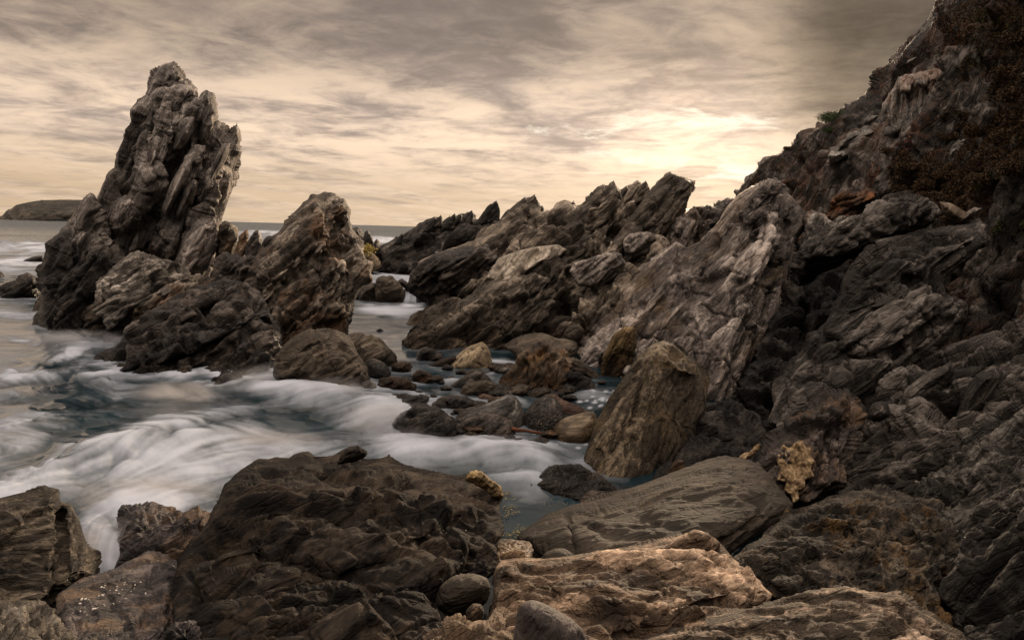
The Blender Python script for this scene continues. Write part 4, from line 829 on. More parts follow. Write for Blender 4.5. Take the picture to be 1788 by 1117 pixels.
stone('flat_rock', 'flat topped dark rock with a tan face near the spray', [(680, 724), (684, 708), (701, 696), (718, 690), (735, 685), (751, 694), (744, 708), (720, 720), (700, 728)], wl(705, 718, .35), M_wetb, T=.35, Rb=20, ang=20, size=.4, amp=.12, seed=122)
stone('spray_rock', 'flat little grey rock by the rusty weed and spray', [(672, 702), (676, 690), (690, 686), (700, 690), (696, 700), (684, 706)], wl(685, 701, .15), M_whale, T=.15, Rb=9, size=.3, amp=.04, seed=123)
stone('leaning_boulder', 'huge leaning olive boulder right of the tide channel', [(1012, 845), (1020, 795), (1040, 735), (1062, 695), (1096, 645), (1132, 608), (1158, 596), (1176, 600), (1192, 614), (1222, 640), (1234, 662), (1233, 720), (1216, 775), (1190, 812), (1165, 850), (1100, 870), (1040, 870)],
      [(1080, 830, 12.4), (1160, 610, 14.4), (1220, 720, 13.7)], M_lean, T=.75, Rb=44, q=1.25, ten=.1, cat='boulder', ang=55, size=.8, amp=.17, seed=124, strat=.5, blk=.9, lump=.3, along=4.5, joint=.3, crack=.3,
      strokes=[([(1040, 760), (1090, 690), (1150, 610)], 12, .14), ([(1070, 790), (1110, 720), (1130, 650)], 7, -.14), ([(1165, 625), (1190, 645), (1215, 650)], 9, .20, 1), ([(1195, 660), (1180, 740), (1140, 830)], 14, -.15)])
stone('gully_rock', 'dark crumbly rock in the gully right of the leaning boulder', [(1085, 890), (1140, 830), (1178, 800), (1205, 730), (1240, 700), (1290, 700), (1335, 740), (1345, 800), (1320, 860), (1220, 900)], [(1270, 860, 10.9), (1270, 720, 14.4)], M_deep, T=.5, Rb=30, size=.5, amp=.25, seed=125)
stone('pool_stone', 'small mottled stone in the crevice below the leaning boulder', [(1158, 838), (1166, 818), (1182, 802), (1196, 804), (1196, 822), (1180, 840)], [(1178, 820, 10.9)], M_rust, T=.2, Rb=12, cat='stone', size=.25, amp=.07, seed=126)
stone('pool_rock', 'low dark rock at the near end of the surf, by the tide pool', [(925, 848), (940, 828), (958, 815), (985, 808), (1010, 808), (1040, 824), (1065, 842), (1090, 862), (1070, 885), (1020, 882), (965, 866)], [(1000, 868, wl(1000, 868, .1)), (1000, 812, wl(1000, 868, .9))], M_wetb, T=.3, Rb=24, ang=20, size=.35, amp=.14, seed=127)
rock('crusted_rock', 'pitted purplish rock behind the pale worm crust', 'rock', [
    lobe([(1290, 900), (1296, 840), (1320, 800), (1345, 765), (1366, 746), (1395, 722), (1421, 703), (1450, 690), (1483, 684), (1499, 703), (1514, 738), (1516, 765), (1508, 790), (1504, 830), (1490, 866), (1440, 890), (1360, 900)],
         [(1400, 870, 9.6), (1450, 700, 11.0)], T=.7, Rb=45, s=2.0, ang=40, size=.5, amp=.28, seed=128, lump=1.0, strat=.4)], 
    rock_mat('pitted_purple_rock', (.012, .010, .009), (.048, .038, .033), (.13, .104, .09), ang=40, size=.5, stripe=.3, pits=.8, spots=(.20, .11, .05), spot_amt=.3))
rock('worm_crust', 'cream yellow lumpy worm crust on the pitted purplish rock', 'crust', [
    lobe([(1356, 806), (1350, 792), (1362, 790), (1366, 776), (1380, 780), (1390, 772), (1402, 768), (1406, 780), (1417, 780), (1416, 796), (1424, 806), (1416, 818), (1422, 832), (1406, 838), (1404, 852), (1394, 858), (1396, 872), (1384, 880), (1380, 864), (1368, 856), (1372, 842), (1356, 838), (1362, 822)], [(1388, 870, 8.9), (1395, 775, 9.6)], T=.08, Rb=10, ten=.2, s=1.5, ang=60, size=.10, amp=.06, seed=129, blk=1.4, along=2.2)], M_yellow)

# ------------------------------------------------------------------ near rocks
rock('long_boulder', 'long smooth olive boulder lying beside the tide pool', 'boulder', [
    lobe([(903, 940), (925, 915), (960, 893), (1000, 878), (1060, 864), (1110, 848), (1160, 830), (1200, 814), (1235, 802), (1266, 796), (1308, 803), (1336, 822), (1362, 850), (1385, 878), (1376, 902), (1335, 928), (1290, 960), (1240, 1000), (1100, 1020), (980, 1000), (925, 975)],
         [(960, 960, 7.7), (1266, 800, 9.7), (1330, 920, 7.6)], T=.7, Rb=75, s=2.0, ang=16, yaw=10, size=.6, amp=.10, seed=131, blk=.6, strat=.5, fine=.8,
         strokes=[([(985, 885), (1000, 940), (1010, 980)], 5, -.10), ([(1230, 960), (1300, 920), (1330, 905)], 5, -.08), ([(1280, 950), (1330, 915)], 14, .08)])], M_log)
rock('dark_shore_rock', 'broad dark brown rock filling the bottom of the view, left of the pool', 'rock', [
    lobe([(290, 1180), (296, 1060), (310, 1000), (335, 950), (365, 910), (378, 880), (392, 845), (410, 826), (445, 806), (480, 798), (505, 800), (520, 788), (540, 786), (552, 800), (575, 798), (590, 790), (604, 783), (628, 780), (640, 790), (632, 802), (660, 805), (680, 798),
          (700, 808), (726, 818), (750, 822), (775, 826), (800, 832), (826, 822), (850, 832), (876, 850), (880, 868), (876, 890), (884, 915), (876, 938), (862, 950), (868, 975), (860, 1000), (820, 1060), (800, 1180)],
         [(560, 800, 9.2), (560, 1117, 4.6), (860, 930, 7.2), (320, 1000, 6.2)], T=.75, Tb=.6, Rb=110, s=2.0, ang=22, yaw=30, size=1.5, amp=.30, seed=132, ten=.2, lump=.4, strat=.35, blk=1.0, along=2.2,
         strokes=[([(378, 985), (470, 955), (480, 900)], 8, -.14), ([(520, 800), (500, 870), (440, 900)], 22, .14), ([(690, 960), (770, 930), (820, 900)], 8, -.14), ([(480, 1050), (600, 1000), (720, 970)], 9, -.12), ([(600, 900), (640, 930), (720, 880)], 18, -.14), ([(560, 790), (580, 830)], 10, -.1),
                  ([(620, 1060), (720, 1020), (760, 990)], 10, .12, 1)]),
    lobe([(588, 812), (592, 796), (606, 783), (628, 779), (640, 789), (634, 800), (615, 808)], [(612, 798, 8.95)], T=.12, Rb=9, s=1.7, ang=30, size=.25, amp=.06, seed=133),
    lobe([(690, 985), (715, 955), (760, 925), (790, 915), (840, 935), (866, 955), (868, 985), (850, 1010), (800, 1008), (740, 1012)], [(780, 990, 6.05), (780, 920, 6.9)], T=.25, Rb=30, s=1.9, ang=20, size=.35, amp=.10, seed=135, strat=.9),
    lobe([(400, 1180), (410, 1090), (450, 1050), (520, 1020), (600, 1010), (660, 1020), (720, 1050), (760, 1090), (790, 1180)], [(560, 1117, 4.35), (560, 1020, 5.2)], T=.25, Rb=50, s=2.0, ang=15, size=.4, amp=.16, seed=136, strat=1.0)], M_fore)
rock('ochre_knob', 'golden crusted knob on the pool end of the dark shore rock', 'rock', [
    lobe([(812, 836), (820, 824), (830, 820), (845, 826), (858, 836), (874, 850), (880, 866), (868, 872), (850, 858), (828, 846)], [(845, 845, 7.85)], T=.14, Rb=12, s=1.6, size=.14, amp=.05, seed=137)],
    rock_mat('golden_crust', (.06, .04, .02), (.26, .175, .08), (.50, .37, .19), size=.2, stripe=.2, spots=(.03, .025, .02), spot_amt=.6, spot_scale=1))
rock('small_dark_rock', 'black lumpy rock poking into the white foam at left', 'rock', [
    lobe([(200, 1000), (208, 950), (208, 905), (216, 882), (238, 877), (262, 880), (285, 886), (308, 882), (320, 890), (345, 880), (362, 886), (372, 900), (380, 950), (340, 1000), (270, 1020)], [(280, 985, 7.9), (280, 885, 8.9)], T=.45, Rb=36, s=1.9, ang=50, size=.4, amp=.17, seed=138)], M_barn)
rock('ribbed_rock', 'ribbed olive rock with ledges at the left edge', 'rock', [
    lobe([(-80, 1080), (-80, 900), (-40, 872), (0, 868), (40, 858), (78, 852), (103, 853), (106, 875), (124, 880), (138, 905), (152, 950), (166, 980), (168, 1005), (140, 1025), (110, 1050), (30, 1090)], [(60, 1050, 6.9), (60, 860, 8.6)], T=.5, Rb=40, s=1.9, ang=8, yaw=0, size=.42, amp=.17, seed=139, strat=1.3, blk=.6, ten=.3, soft=3, rim=.1,
         strokes=[([(106, 870), (112, 940), (100, 1040)], 7, -.25)])], M_stripe)
rock('barnacle_rock', 'violet black barnacled rock with a warm lit edge, lower left', 'rock', [
    lobe([(92, 1130), (96, 1045), (120, 1025), (160, 1006), (200, 990), (240, 972), (258, 961), (285, 966), (325, 985), (322, 1010), (308, 1050), (300, 1110), (200, 1160)], [(200, 1110, 5.2), (260, 965, 7.2)], T=.35, Rb=34, s=1.9, ang=24, yaw=10, size=.4, amp=.08, seed=140, blk=.5, strat=.9,
         strokes=[([(110, 1035), (180, 1000), (250, 970)], 9, .08)])], M_barn)
rock('corner_rock', 'rough grey rock in the lower left corner', 'rock', [
    lobe([(-60, 1200), (-60, 1070), (-10, 1052), (40, 1048), (80, 1050), (100, 1070), (130, 1100), (150, 1130), (160, 1200)], [(40, 1117, 4.9), (40, 1050, 5.7)], T=.3, Rb=40, s=1.9, ang=40, size=.28, amp=.14, seed=141)], 
    rock_mat('rough_grey_rock', (.03, .024, .018), (.105, .088, .068), (.23, .20, .165), ang=40, size=.3, stripe=.4, pits=.4))
rock('shade_boulder', 'dark rock in the gap below the broad shore rock, lower left', 'rock', [
    lobe([(280, 1180), (286, 1100), (310, 1085), (350, 1088), (400, 1100), (440, 1125), (460, 1180)], [(350, 1110, 4.6)], T=.25, Rb=34, s=1.9, size=.35, amp=.12, seed=142)], M_barn)
rock('brown_block', 'small brown block at the near corner of the tide pool', 'rock', [
    lobe([(862, 975), (866, 945), (880, 941), (925, 947), (932, 960), (922, 985), (880, 990)], [(895, 975, 6.6), (895, 945, 7.2)], T=.2, Rb=14, s=1.8, ang=10, size=.25, amp=.06, seed=143)], M_rust)
stone('grey_pebble', 'smooth greenish grey pebble under the long boulder', [(940, 990), (950, 966), (968, 957), (985, 957), (1000, 966), (1010, 985), (980, 1000)], [(975, 980, 6.5)], M_log, T=.2, Rb=24, cat='stone', size=.4, amp=.01, seed=144, blk=0, strat=.2)
rock('tan_slab', 'sunlit tan sandstone slab in the near centre', 'rock', [
    lobe([(850, 1200), (858, 1080), (864, 1020), (864, 990), (872, 977), (910, 974), (950, 975), (1000, 968), (1050, 960), (1100, 952), (1150, 944), (1180, 936), (1212, 926), (1236, 930), (1258, 946), (1280, 975), (1310, 1002), (1348, 1038), (1340, 1056), (1290, 1070), (1220, 1110), (1150, 1200)],
         [(870, 985, 6.0), (1215, 930, 6.3), (1000, 1117, 4.4), (1320, 1040, 5.3)], T=.32, Rb=60, s=1.8, ang=14, yaw=20, size=.46, amp=.125, seed=145, strat=.9, blk=.9, ten=.2, lump=.3,
         strokes=[([(1135, 955), (1170, 962), (1215, 968)], 7, -.12), ([(880, 1010), (930, 1030), (975, 1040)], 9, -.10), ([(1080, 1105), (1200, 1060), (1340, 1035)], 7, -.10), ([(1050, 980), (1100, 1000), (1130, 1010)], 5, -.05)]),
    lobe([(1150, 970), (1170, 948), (1195, 934), (1214, 926), (1238, 932), (1256, 948), (1250, 968), (1200, 975)], [(1205, 955, 6.05)], T=.12, Rb=16, s=1.8, ang=25, size=.3, amp=.04, seed=146)], M_tan)
rock('rippled_slab', 'rippled brown and tan slab along the bottom edge, right of centre', 'rock', [
    lobe([(1040, 1220), (1090, 1130), (1150, 1100), (1220, 1078), (1290, 1058), (1350, 1050), (1400, 1036), (1440, 1028), (1482, 1026), (1530, 1032), (1580, 1036), (1600, 1056), (1640, 1085), (1680, 1115), (1720, 1220)],
         [(1300, 1117, 4.3), (1480, 1030, 4.9), (1100, 1117, 4.3)], T=.28, Rb=60, s=1.8, ang=12, yaw=10, size=.34, amp=.13, seed=147, strat=1.4, blk=.5)], 
    rock_mat('rippled_brown_rock', (.016, .012, .009), (.078, .058, .041), (.32, .235, .17), ang=12, yaw=10, size=.35, stripe=1.0, pits=.4))
rock('rusty_boulder', 'dark boulder with a rusty patch, lower right', 'boulder', [
    lobe([(1255, 1000), (1280, 968), (1320, 935), (1360, 905), (1400, 884), (1452, 866), (1500, 853), (1534, 848), (1570, 856), (1600, 866), (1640, 874), (1676, 898), (1690, 938), (1682, 990), (1668, 1050), (1670, 1180), (1400, 1180), (1330, 1060)],
         [(1400, 1040, 5.6), (1534, 852, 7.6), (1680, 940, 6.4)], T=.5, Rb=70, s=1.9, ang=40, yaw=20, size=.42, amp=.16, seed=148, blk=.9, strat=.6,
         strokes=[([(1380, 905), (1450, 930), (1560, 920)], 7, -.08), ([(1560, 880), (1600, 960), (1600, 1040)], 10, -.10)])], M_low)
stone('purple_stone', 'smooth purple grey stone at the bottom edge on the tan slab', [(896, 1180), (900, 1080), (908, 1055), (925, 1046), (950, 1052), (985, 1072), (1015, 1095), (1032, 1125), (1036, 1180)], [(960, 1110, 3.95)], M_purple, T=.2, Rb=40, cat='stone', ang=65, size=.4, amp=.03, seed=149, blk=.4, strat=.3)
stone('rounded_rock', 'rounded olive rock between the dark shore rock and tan slab', [(756, 1060), (766, 1025), (790, 1006), (825, 1001), (850, 1008), (858, 1025), (850, 1050), (820, 1075), (790, 1085)], [(810, 1040, 5.1)], M_log, T=.25, Rb=34, cat='boulder', size=.3, amp=.04, seed=150, blk=.4)
stone('orange_pebble', 'small orange tan pebble beside the tan slab', [(812, 1085), (814, 1065), (826, 1053), (840, 1054), (846, 1068), (840, 1088), (825, 1095)], [(828, 1072, 4.65)], M_tan, T=.1, Rb=16, cat='stone', size=.2, amp=.015, seed=151, blk=.3)
rock('coarse_rock', 'coarse brown lumpy rock at the bottom edge left of the purple stone', 'rock', [
    lobe([(720, 1180), (740, 1110), (770, 1085), (800, 1068), (825, 1080), (850, 1075), (870, 1060), (900, 1080), (915, 1180)], [(820, 1110, 4.2), (820, 1070, 4.6)], T=.2, Rb=26, s=1.8, ang=20, size=.18, amp=.10, seed=152)],
    rock_mat('coarse_brown_rock', (.045, .030, .02), (.165, .115, .075), (.33, .24, .165), ang=20, size=.2, stripe=.2, pits=.6))
# ------------------------------------------------------------------ the sea, now that the rocks stand in it

# ------------------------------------------------------------------ the little fall
def build_fall():
    xs = np.linspace(703, 742, 40); t = np.linspace(0, 1, 26)
    Xs, Tt = np.meshgrid(xs, t)
    d1 = wd(Xs, np.full_like(Xs, 506.0), 0.6); d0 = wd(Xs, np.full_like(Xs, 531.0), 0.02)
    dd = d1 + (d0 - d1) * (1 - (1 - Tt) ** 1.4) * 0.55
    z = 0.6 - 0.58 * Tt ** 1.8 + .01
    r = ray(Xs, np.full_like(Xs, 515.0))
    P = np.stack([r[..., 0] * d1, dd, z], -1).reshape(-1, 3)
    P[:, 1] += fbm(np.stack([P[:, 0] * 5, P[:, 2] * .8, P[:, 0] * 0], 1), 3, 4) * .12
    I = np.arange(Xs.size).reshape(Xs.shape)
    F = np.stack([I[:-1, :-1].ravel(), I[1:, :-1].ravel(), I[1:, 1:].ravel(), I[:-1, 1:].ravel()], 1)
    fo = np.clip(.55 + .5 * fbm(np.stack([P[:, 0] * 6, P[:, 2] * .6, P[:, 0] * 0], 1), 3, 7) + Tt.ravel() * .3, 0, 1)
    return P, F, fo
_V, _F, _fo = build_fall()
tag(mesh_obj('waterfall', _V, _F, M_water, attrs={'foam': _fo}), kind='structure')
rock('dam_rock', 'black rock sill under the little fall, damming the channel', 'rock', [
    lobe([(590, 560), (598, 515), (615, 506), (700, 509), (745, 509), (765, 520), (750, 560)], [(680, 530, 39.5)], T=.35, Rb=12, size=.6, amp=.12, seed=160, ten=.4)], M_ledge)

# ------------------------------------------------------------------ plants
def leaf_mat(name, a, b, c):
    m, nt, bs = new_mat(name)
    ta = nt.nodes.new('ShaderNodeAttribute'); ta.attribute_name = 'tone'
    nt.links.new(ramp(nt, X(nt, ta.outputs['Fac']), [(0, a), (.55, b), (1, c)]), bs.inputs['Base Color'])
    bs.inputs['Roughness'].default_value = .8; bs.inputs['Specular IOR Level'].default_value = .2
    return m
M_grassb = leaf_mat('dry_rust_grass', (.018, .011, .006), (.052, .030, .014), (.125, .072, .034))
M_grassg = leaf_mat('olive_cover', (.016, .020, .008), (.045, .052, .016), (.10, .105, .035))
M_succ = leaf_mat('red_succulent', (.035, .010, .008), (.115, .030, .018), (.22, .085, .04))
M_bush = leaf_mat('green_bush_leaves', (.012, .020, .008), (.040, .062, .020), (.095, .125, .042))
rngp = np.random.default_rng(5)
def pick(name, poly, n):
    px, py, V, N = SURF[name][0]
    k = np.nonzero(inside(px, py, np.asarray(poly, float)))[0]
    k = k[rngp.integers(0, len(k), n)]
    return V[k], N[k], px[k], py[k]
def blades(B, N, length, width, up=.6, spread=.7):
    """one bent leaf blade at each root"""
    n = len(B)
    D = N * .5 + np.array([0, 0, up]) + rngp.normal(0, spread, (n, 3)); D /= np.linalg.norm(D, axis=1, keepdims=True)
    S = np.cross(D, rngp.normal(0, 1, (n, 3))); S /= np.linalg.norm(S, axis=1, keepdims=True) + 1e-9
    L = length * rngp.uniform(.5, 1.4, (n, 1)); Wd = width * rngp.uniform(.6, 1.3, (n, 1))
    B = B - D * L * .1
    tip = B + D * L + np.array([0, 0, -.25]) * L
    md = B + D * L * .55
    V = np.stack([B, md - S * Wd, tip, md + S * Wd], 1).reshape(-1, 3)
    F = np.arange(4 * n).reshape(n, 4)
    return V, F, np.repeat(rngp.random(n), 4)
def cover(name, patches, mat, length, width, **k):
    Vs, Fs, Ts, m = [], [], [], 0
    for poly, n in patches:
        B, N, px, py = pick('hillside', poly, n)
        cl = fbm(np.stack([B[:, 0] * .8, B[:, 1] * .8, B[:, 2] * .8], 1), 3, 12) > -.12
        V, F, T = blades(B[cl], N[cl], length, width, **k)
        Vs.append(V); Fs.append(F + m); Ts.append(T); m += len(V)
    return tag(mesh_obj(name, np.vstack(Vs), np.vstack(Fs), mat, smooth=False, attrs={'tone': np.concatenate(Ts)}), kind='stuff')
cover('dry_grass', [([(1630, 0), (1900, -120), (1900, 260), (1730, 245), (1700, 120), (1640, 70)], 52000), ([(1640, 185), (1900, 180), (1900, 330), (1660, 300)], 24000),
                    ([(1560, 265), (1690, 285), (1720, 350), (1640, 372), (1560, 330)], 13000), ([(1640, 330), (1720, 330), (1720, 400), (1620, 400)], 3000), ([(1280, 345), (1320, 300), (1420, 230), (1430, 250), (1330, 330)], 1800)], M_grassb, .15, .011)
cover('green_cover', [([(1690, 15), (1860, -20), (1860, 60), (1700, 75)], 5000), ([(1650, 90), (1712, 80), (1722, 112), (1660, 130)], 1800), ([(1690, 300), (1900, 290), (1900, 400), (1700, 396)], 16000)], M_grassg, .10, .014)
cover('red_succulents', [([(1300, 330), (1420, 235), (1480, 250), (1450, 290), (1350, 345)], 2600), ([(1500, 180), (1640, 10), (1700, 70), (1690, 120), (1560, 150)], 5000), ([(1560, 240), (1650, 200), (1660, 260), (1580, 290)], 2200), ([(1440, 250), (1530, 255), (1530, 320), (1450, 330)], 1800)], M_succ, .07, .015, up=.3)

def shrub_mesh(seed, mat, n=900, lf=.07, w=1.0, h=.6):
    rg = np.random.default_rng(seed)
    cs = rg.normal(0, 1, (9, 3)); cs /= np.linalg.norm(cs, axis=1, keepdims=True); cs *= rg.uniform(.25, .62, (9, 1)); cs[:, 2] = abs(cs[:, 2])
    k = rg.integers(0, 9, n); v = rg.normal(0, 1, (n, 3)); v /= np.linalg.norm(v, axis=1, keepdims=True)
    B = (cs[k] + v * .34 * rg.uniform(.5, 1.1, (n, 1))) * np.array([w, w, h])
    V, F, T = blades(B, v, lf, lf * .3, up=.3, spread=.5)
    return V, F, np.clip(T * .6 + np.repeat(rg.random(9)[k], 4) * .45, 0, 1)
V, F, T = shrub_mesh(1, M_bush, 5000, .055, 1.25, .62)
B, N, _, _ = pick('hillside', [(1452, 203), (1478, 188), (1484, 200), (1460, 216)], 1)
rootp = np.array(on(0, 0, 0)) * 0
def place_shrub(name, label, px, py, mesh, mat, group=None, sc_=1.0, rz=0):
    q = SURF['hillside'][0]; i = np.argmin((q[0] - px) ** 2 + (q[1] - py) ** 2); P = q[2][i]
    o = bpy.data.objects.new(name, mesh); C.objects.link(o); o.location = P - np.array([0, .0, .08]); o.scale = (sc_,) * 3; o.rotation_euler = (0, 0, rz)
    return tag(o, label, 'shrub', group)
o = mesh_obj('shrub', V, F, M_bush, smooth=False, attrs={'tone': T}, origin=np.zeros(3)); me_g = o.data; bpy.data.objects.remove(o)
V, F, T = shrub_mesh(2, M_grassb, 2200, .06, .55, .36)
o = mesh_obj('shrub', V, F, M_grassb, smooth=False, attrs={'tone': T}, origin=np.zeros(3)); me_b = o.data; bpy.data.objects.remove(o)
place_shrub('shrub', 'bright green bush on the skyline edge of the hillside', 1466, 206, me_g, M_bush, sc_=.8)
place_shrub('shrub', 'smaller green bush just below the one on the skyline', 1452, 226, me_g, M_bush, sc_=.45, rz=2)
for k, (x, y, s_) in enumerate([(1405, 246, .6), (1378, 262, .6), (1345, 292, .5), (1550, 262, .7), (1588, 296, .8), (1612, 318, .9), (1640, 300, .8), (1570, 330, .8), (1690, 215, 1), (1730, 190, 1.1), (1760, 230, 1.1), (1720, 260, 1), (1770, 290, 1.1), (1700, 310, .9),
                              (1745, 120, 1.2), (1700, 60, 1.1), (1665, 40, .9), (1770, 60, 1.3), (1660, 205, .8), (1625, 345, .8), (1750, 160, 1.1), (1640, 230, .8)]):
    place_shrub('shrub', 'low rusty brown shrub growing on the dark hillside', x, y, me_b, M_grassb, 'rusty shrubs on the hillside', s_, k * 1.7)

# pale stones lying about the slope
for k, (x, y, r, lab) in enumerate([(1591, 106, 8, 'small pale stone high up near the skyline among red plants'), (1519, 210, 13, 'pale slab shaped stone left of the large upright outcrop'), (1697, 372, 15, 'white slanting stone by the sandy path')]):
    q = SURF['hillside'][0]; i = np.argmin((q[0] - x) ** 2 + (q[1] - y) ** 2); d = q[2][i][1]
    an = [(math.cos(t) * r * (1.2 + .3 * math.sin(3 * t + k)), -math.sin(t) * r * (.7 + .2 * math.cos(2 * t + k))) for t in np.linspace(0, 2 * math.pi, 9)[:-1]]
    rock('pale_stone', lab, 'stone', [lobe([(x + a * .9 + b * -.4, y + b * .9 - a * .4) for a, b in an], [(x, y, d - .05)], T=.2, Rb=r * .6, s=1.5, size=.3, amp=.035, seed=170 + k, q=1.6)], M_outc)
q = SURF['hillside'][0]; i = np.argmin((q[0] - 1675) ** 2 + (q[1] - 376) ** 2)
pth = rock('path', None, None, [lobe([(1640, 352), (1662, 356), (1690, 372), (1722, 392), (1700, 398), (1668, 390), (1648, 372)], [(1675, 376, q[2][i][1] - .1)], T=.3, Rb=16, s=1.8, size=.3, amp=.05, seed=180, blk=.4)],
           rock_mat('sandy_path', (.08, .06, .04), (.16, .12, .085), (.24, .185, .13), size=.3, stripe=.1)); tag(pth, kind='structure')

# ------------------------------------------------------------------ shore life and drift
def specks(name, src, poly, n, r, mat, flat=.5, thr=None, lo=None):
    """small round shells standing on a rock's surface"""
    Vs, Fs, m = [], [], 0
    P, N, px, py = [], [], [], []
    for px_, py_, V_, N_ in SURF[src]:
        k = np.nonzero(inside(px_, py_, np.asarray(poly, float)) & (N_[:, 2] > (-1 if lo is None else lo)))[0]
        if len(k):
            k = k[rngp.integers(0, len(k), n)]; P.append(V_[k]); N.append(N_[k])
    P = np.vstack(P); N = np.vstack(N)
    if thr is not None:
        c = fbm(P * 2.2, 3, 44) > thr; P, N = P[c], N[c]
    P, N = P[:n], N[:n]
    ring = [(math.cos(a), math.sin(a)) for a in np.linspace(0, 2 * math.pi, 7)[:-1]]
    T1 = np.cross(N, [0.3, .5, .8]); T1 /= np.linalg.norm(T1, axis=1, keepdims=True); T2 = np.cross(N, T1)
    rr = r * rngp.lognormal(0, .35, (len(P), 1))
    rows = []
    for c, s_ in ring: rows.append(P + (T1 * c + T2 * s_) * rr - N * rr * .2)
    for c, s_ in ring: rows.append(P + (T1 * c + T2 * s_) * rr * .5 + N * rr * flat)
    V = np.stack(rows, 1).reshape(-1, 3); b = np.arange(len(P))[:, None] * 12
    F = np.vstack([np.hstack([b + i, b + (i + 1) % 6, b + 6 + (i + 1) % 6, b + 6 + i]) for i in range(6)])
    F2 = np.vstack([np.hstack([b + 6, b + 7, b + 8, b + 9]), np.hstack([b + 6, b + 9, b + 10, b + 11])])
    return tag(mesh_obj(name, V, np.vstack([F, F2]), mat), kind='stuff')
M_shell, nt_, b_ = new_mat('barnacle_shell'); b_.inputs['Base Color'].default_value = (.52, .46, .39, 1); b_.inputs['Roughness'].default_value = .7
specks('barnacles', 'barnacle_rock', [(120, 1030), (250, 965), (320, 985), (300, 1015), (200, 1050), (140, 1060)], 90, .0075, M_shell, thr=-.05)
specks('barnacles', 'dark_shore_rock', [(310, 900), (880, 850), (870, 960), (500, 1117), (310, 1117)], 60, .0035, M_shell, thr=-.1)
specks('barnacles', 'round_rock', [(925, 740), (980, 720), (985, 750), (940, 760)], 40, .006, M_shell)
def flakes(name, poly, n, r, mat, z=.012, kind='stuff'):
    x0, y0 = np.min(poly, 0); x1, y1 = np.max(poly, 0)
    px = rngp.uniform(x0, x1, n * 4); py = rngp.uniform(y0, y1, n * 4); k = inside(px, py, np.asarray(poly, float))
    px, py = px[k][:n], py[k][:n]; P = on(px, py, z + .02)
    cl = fbm(P * 3, 2, 9) > -.15; P = P[cl]; m = len(P)
    a = rngp.uniform(0, 6.3, m); rr = r * rngp.uniform(.4, 1.5, m)
    T1 = np.stack([np.cos(a), np.sin(a), rngp.normal(0, .15, m)], 1); T2 = np.stack([-np.sin(a), np.cos(a), rngp.normal(0, .15, m)], 1)
    R1 = rr[:, None]
    V = np.stack([P - T1 * R1, P - T2 * R1 * .55 + T1 * R1 * .2, P + T1 * R1, P + T2 * R1 * .5], 1).reshape(-1, 3)
    return tag(mesh_obj(name, V, np.arange(4 * m).reshape(m, 4), mat, smooth=False, attrs={'tone': np.repeat(rngp.random(m), 4)}), kind=kind)
M_flake = leaf_mat('drifted_weed', (.05, .04, .012), (.15, .11, .035), (.28, .22, .09))
flakes('seaweed_scraps', [(878, 850), (895, 848), (905, 890), (925, 920), (905, 940), (876, 935)], 520, .013, M_flake)
flakes('seaweed_scraps', [(900, 846), (1000, 868), (990, 880), (930, 885), (890, 870)], 120, .008, M_flake)
M_alga = leaf_mat('bright_alga', (.03, .08, .01), (.10, .20, .02), (.20, .34, .05))
P0 = on(930, 850, 0.05); B = P0 + rngp.normal(0, 1, (160, 3)) * np.array([.05, .05, .02]); V, F, T = blades(B, np.tile([0, 0, 1.], (160, 1)), .05, .014)
tag(mesh_obj('seaweed_tuft', V, F, M_alga, smooth=False, attrs={'tone': T}), kind='stuff')
P0 = on(636, 437, 1.0); B = at(636, 436, 50.2) + rngp.normal(0, 1, (700, 3)) * np.array([.30, .3, .16]); V, F, T = blades(B, np.tile([0, 0, 1.], (700, 1)), .16, .05)
tag(mesh_obj('seaweed_tuft', V, F, leaf_mat('yellow_weed', (.12, .08, .02), (.34, .24, .05), (.5, .38, .12)), smooth=False, attrs={'tone': T}), kind='stuff')
# driftwood wedged between the boulders
def stick(pts, r, mat, name, label, cat, sides=8):
    pts = np.asarray(pts, float); n = len(pts); V = []
    for i, p in enumerate(pts):
        t = pts[min(i + 1, n - 1)] - pts[max(i - 1, 0)]; t /= np.linalg.norm(t)
        a = np.cross(t, [0, 0, 1]); a /= np.linalg.norm(a); b = np.cross(t, a)
        rr = r * (1 - .45 * i / (n - 1)) * (1 + .15 * math.sin(i * 2.3))
        V += [p + (a * math.cos(q) + b * math.sin(q)) * rr for q in np.linspace(0, 2 * math.pi, sides + 1)[:-1]]
    F = [[i * sides + k, i * sides + (k + 1) % sides, (i + 1) * sides + (k + 1) % sides, (i + 1) * sides + k] for i in range(n - 1) for k in range(sides)]
    V += [pts[0], pts[-1]]; m = len(V)
    T3 = [[m - 2, (k + 1) % sides, k] for k in range(sides)] + [[m - 1, (n - 1) * sides + k, (n - 1) * sides + (k + 1) % sides] for k in range(sides)]
    return tag(mesh_obj(name, V, [np.array(F), np.array(T3)], mat, attrs={'tone': np.zeros(len(V))}), label, cat)
M_wood = rock_mat('red_driftwood', (.05, .018, .010), (.13, .048, .026), (.22, .10, .055), ang=0, size=.15, stripe=.8)
dk = wd(920, 757, .05)
stick([at(893, 748, dk), at(905, 751, dk - .03), at(920, 752, dk - .03), at(935, 755, dk), at(948, 756, dk + .05)], .045, M_wood, 'driftwood', 'reddish stick of driftwood wedged between two black boulders', 'driftwood')
rock('worm_crust', 'small orange crust along the top of the rocks behind the long boulder', 'crust', [
    lobe([(1286, 802), (1296, 792), (1312, 786), (1322, 774), (1328, 776), (1322, 792), (1304, 802)], [(1306, 795, 10.0)], T=.05, Rb=6, s=1.3, size=.06, amp=.05, seed=190, rim=1)], M_yellow)

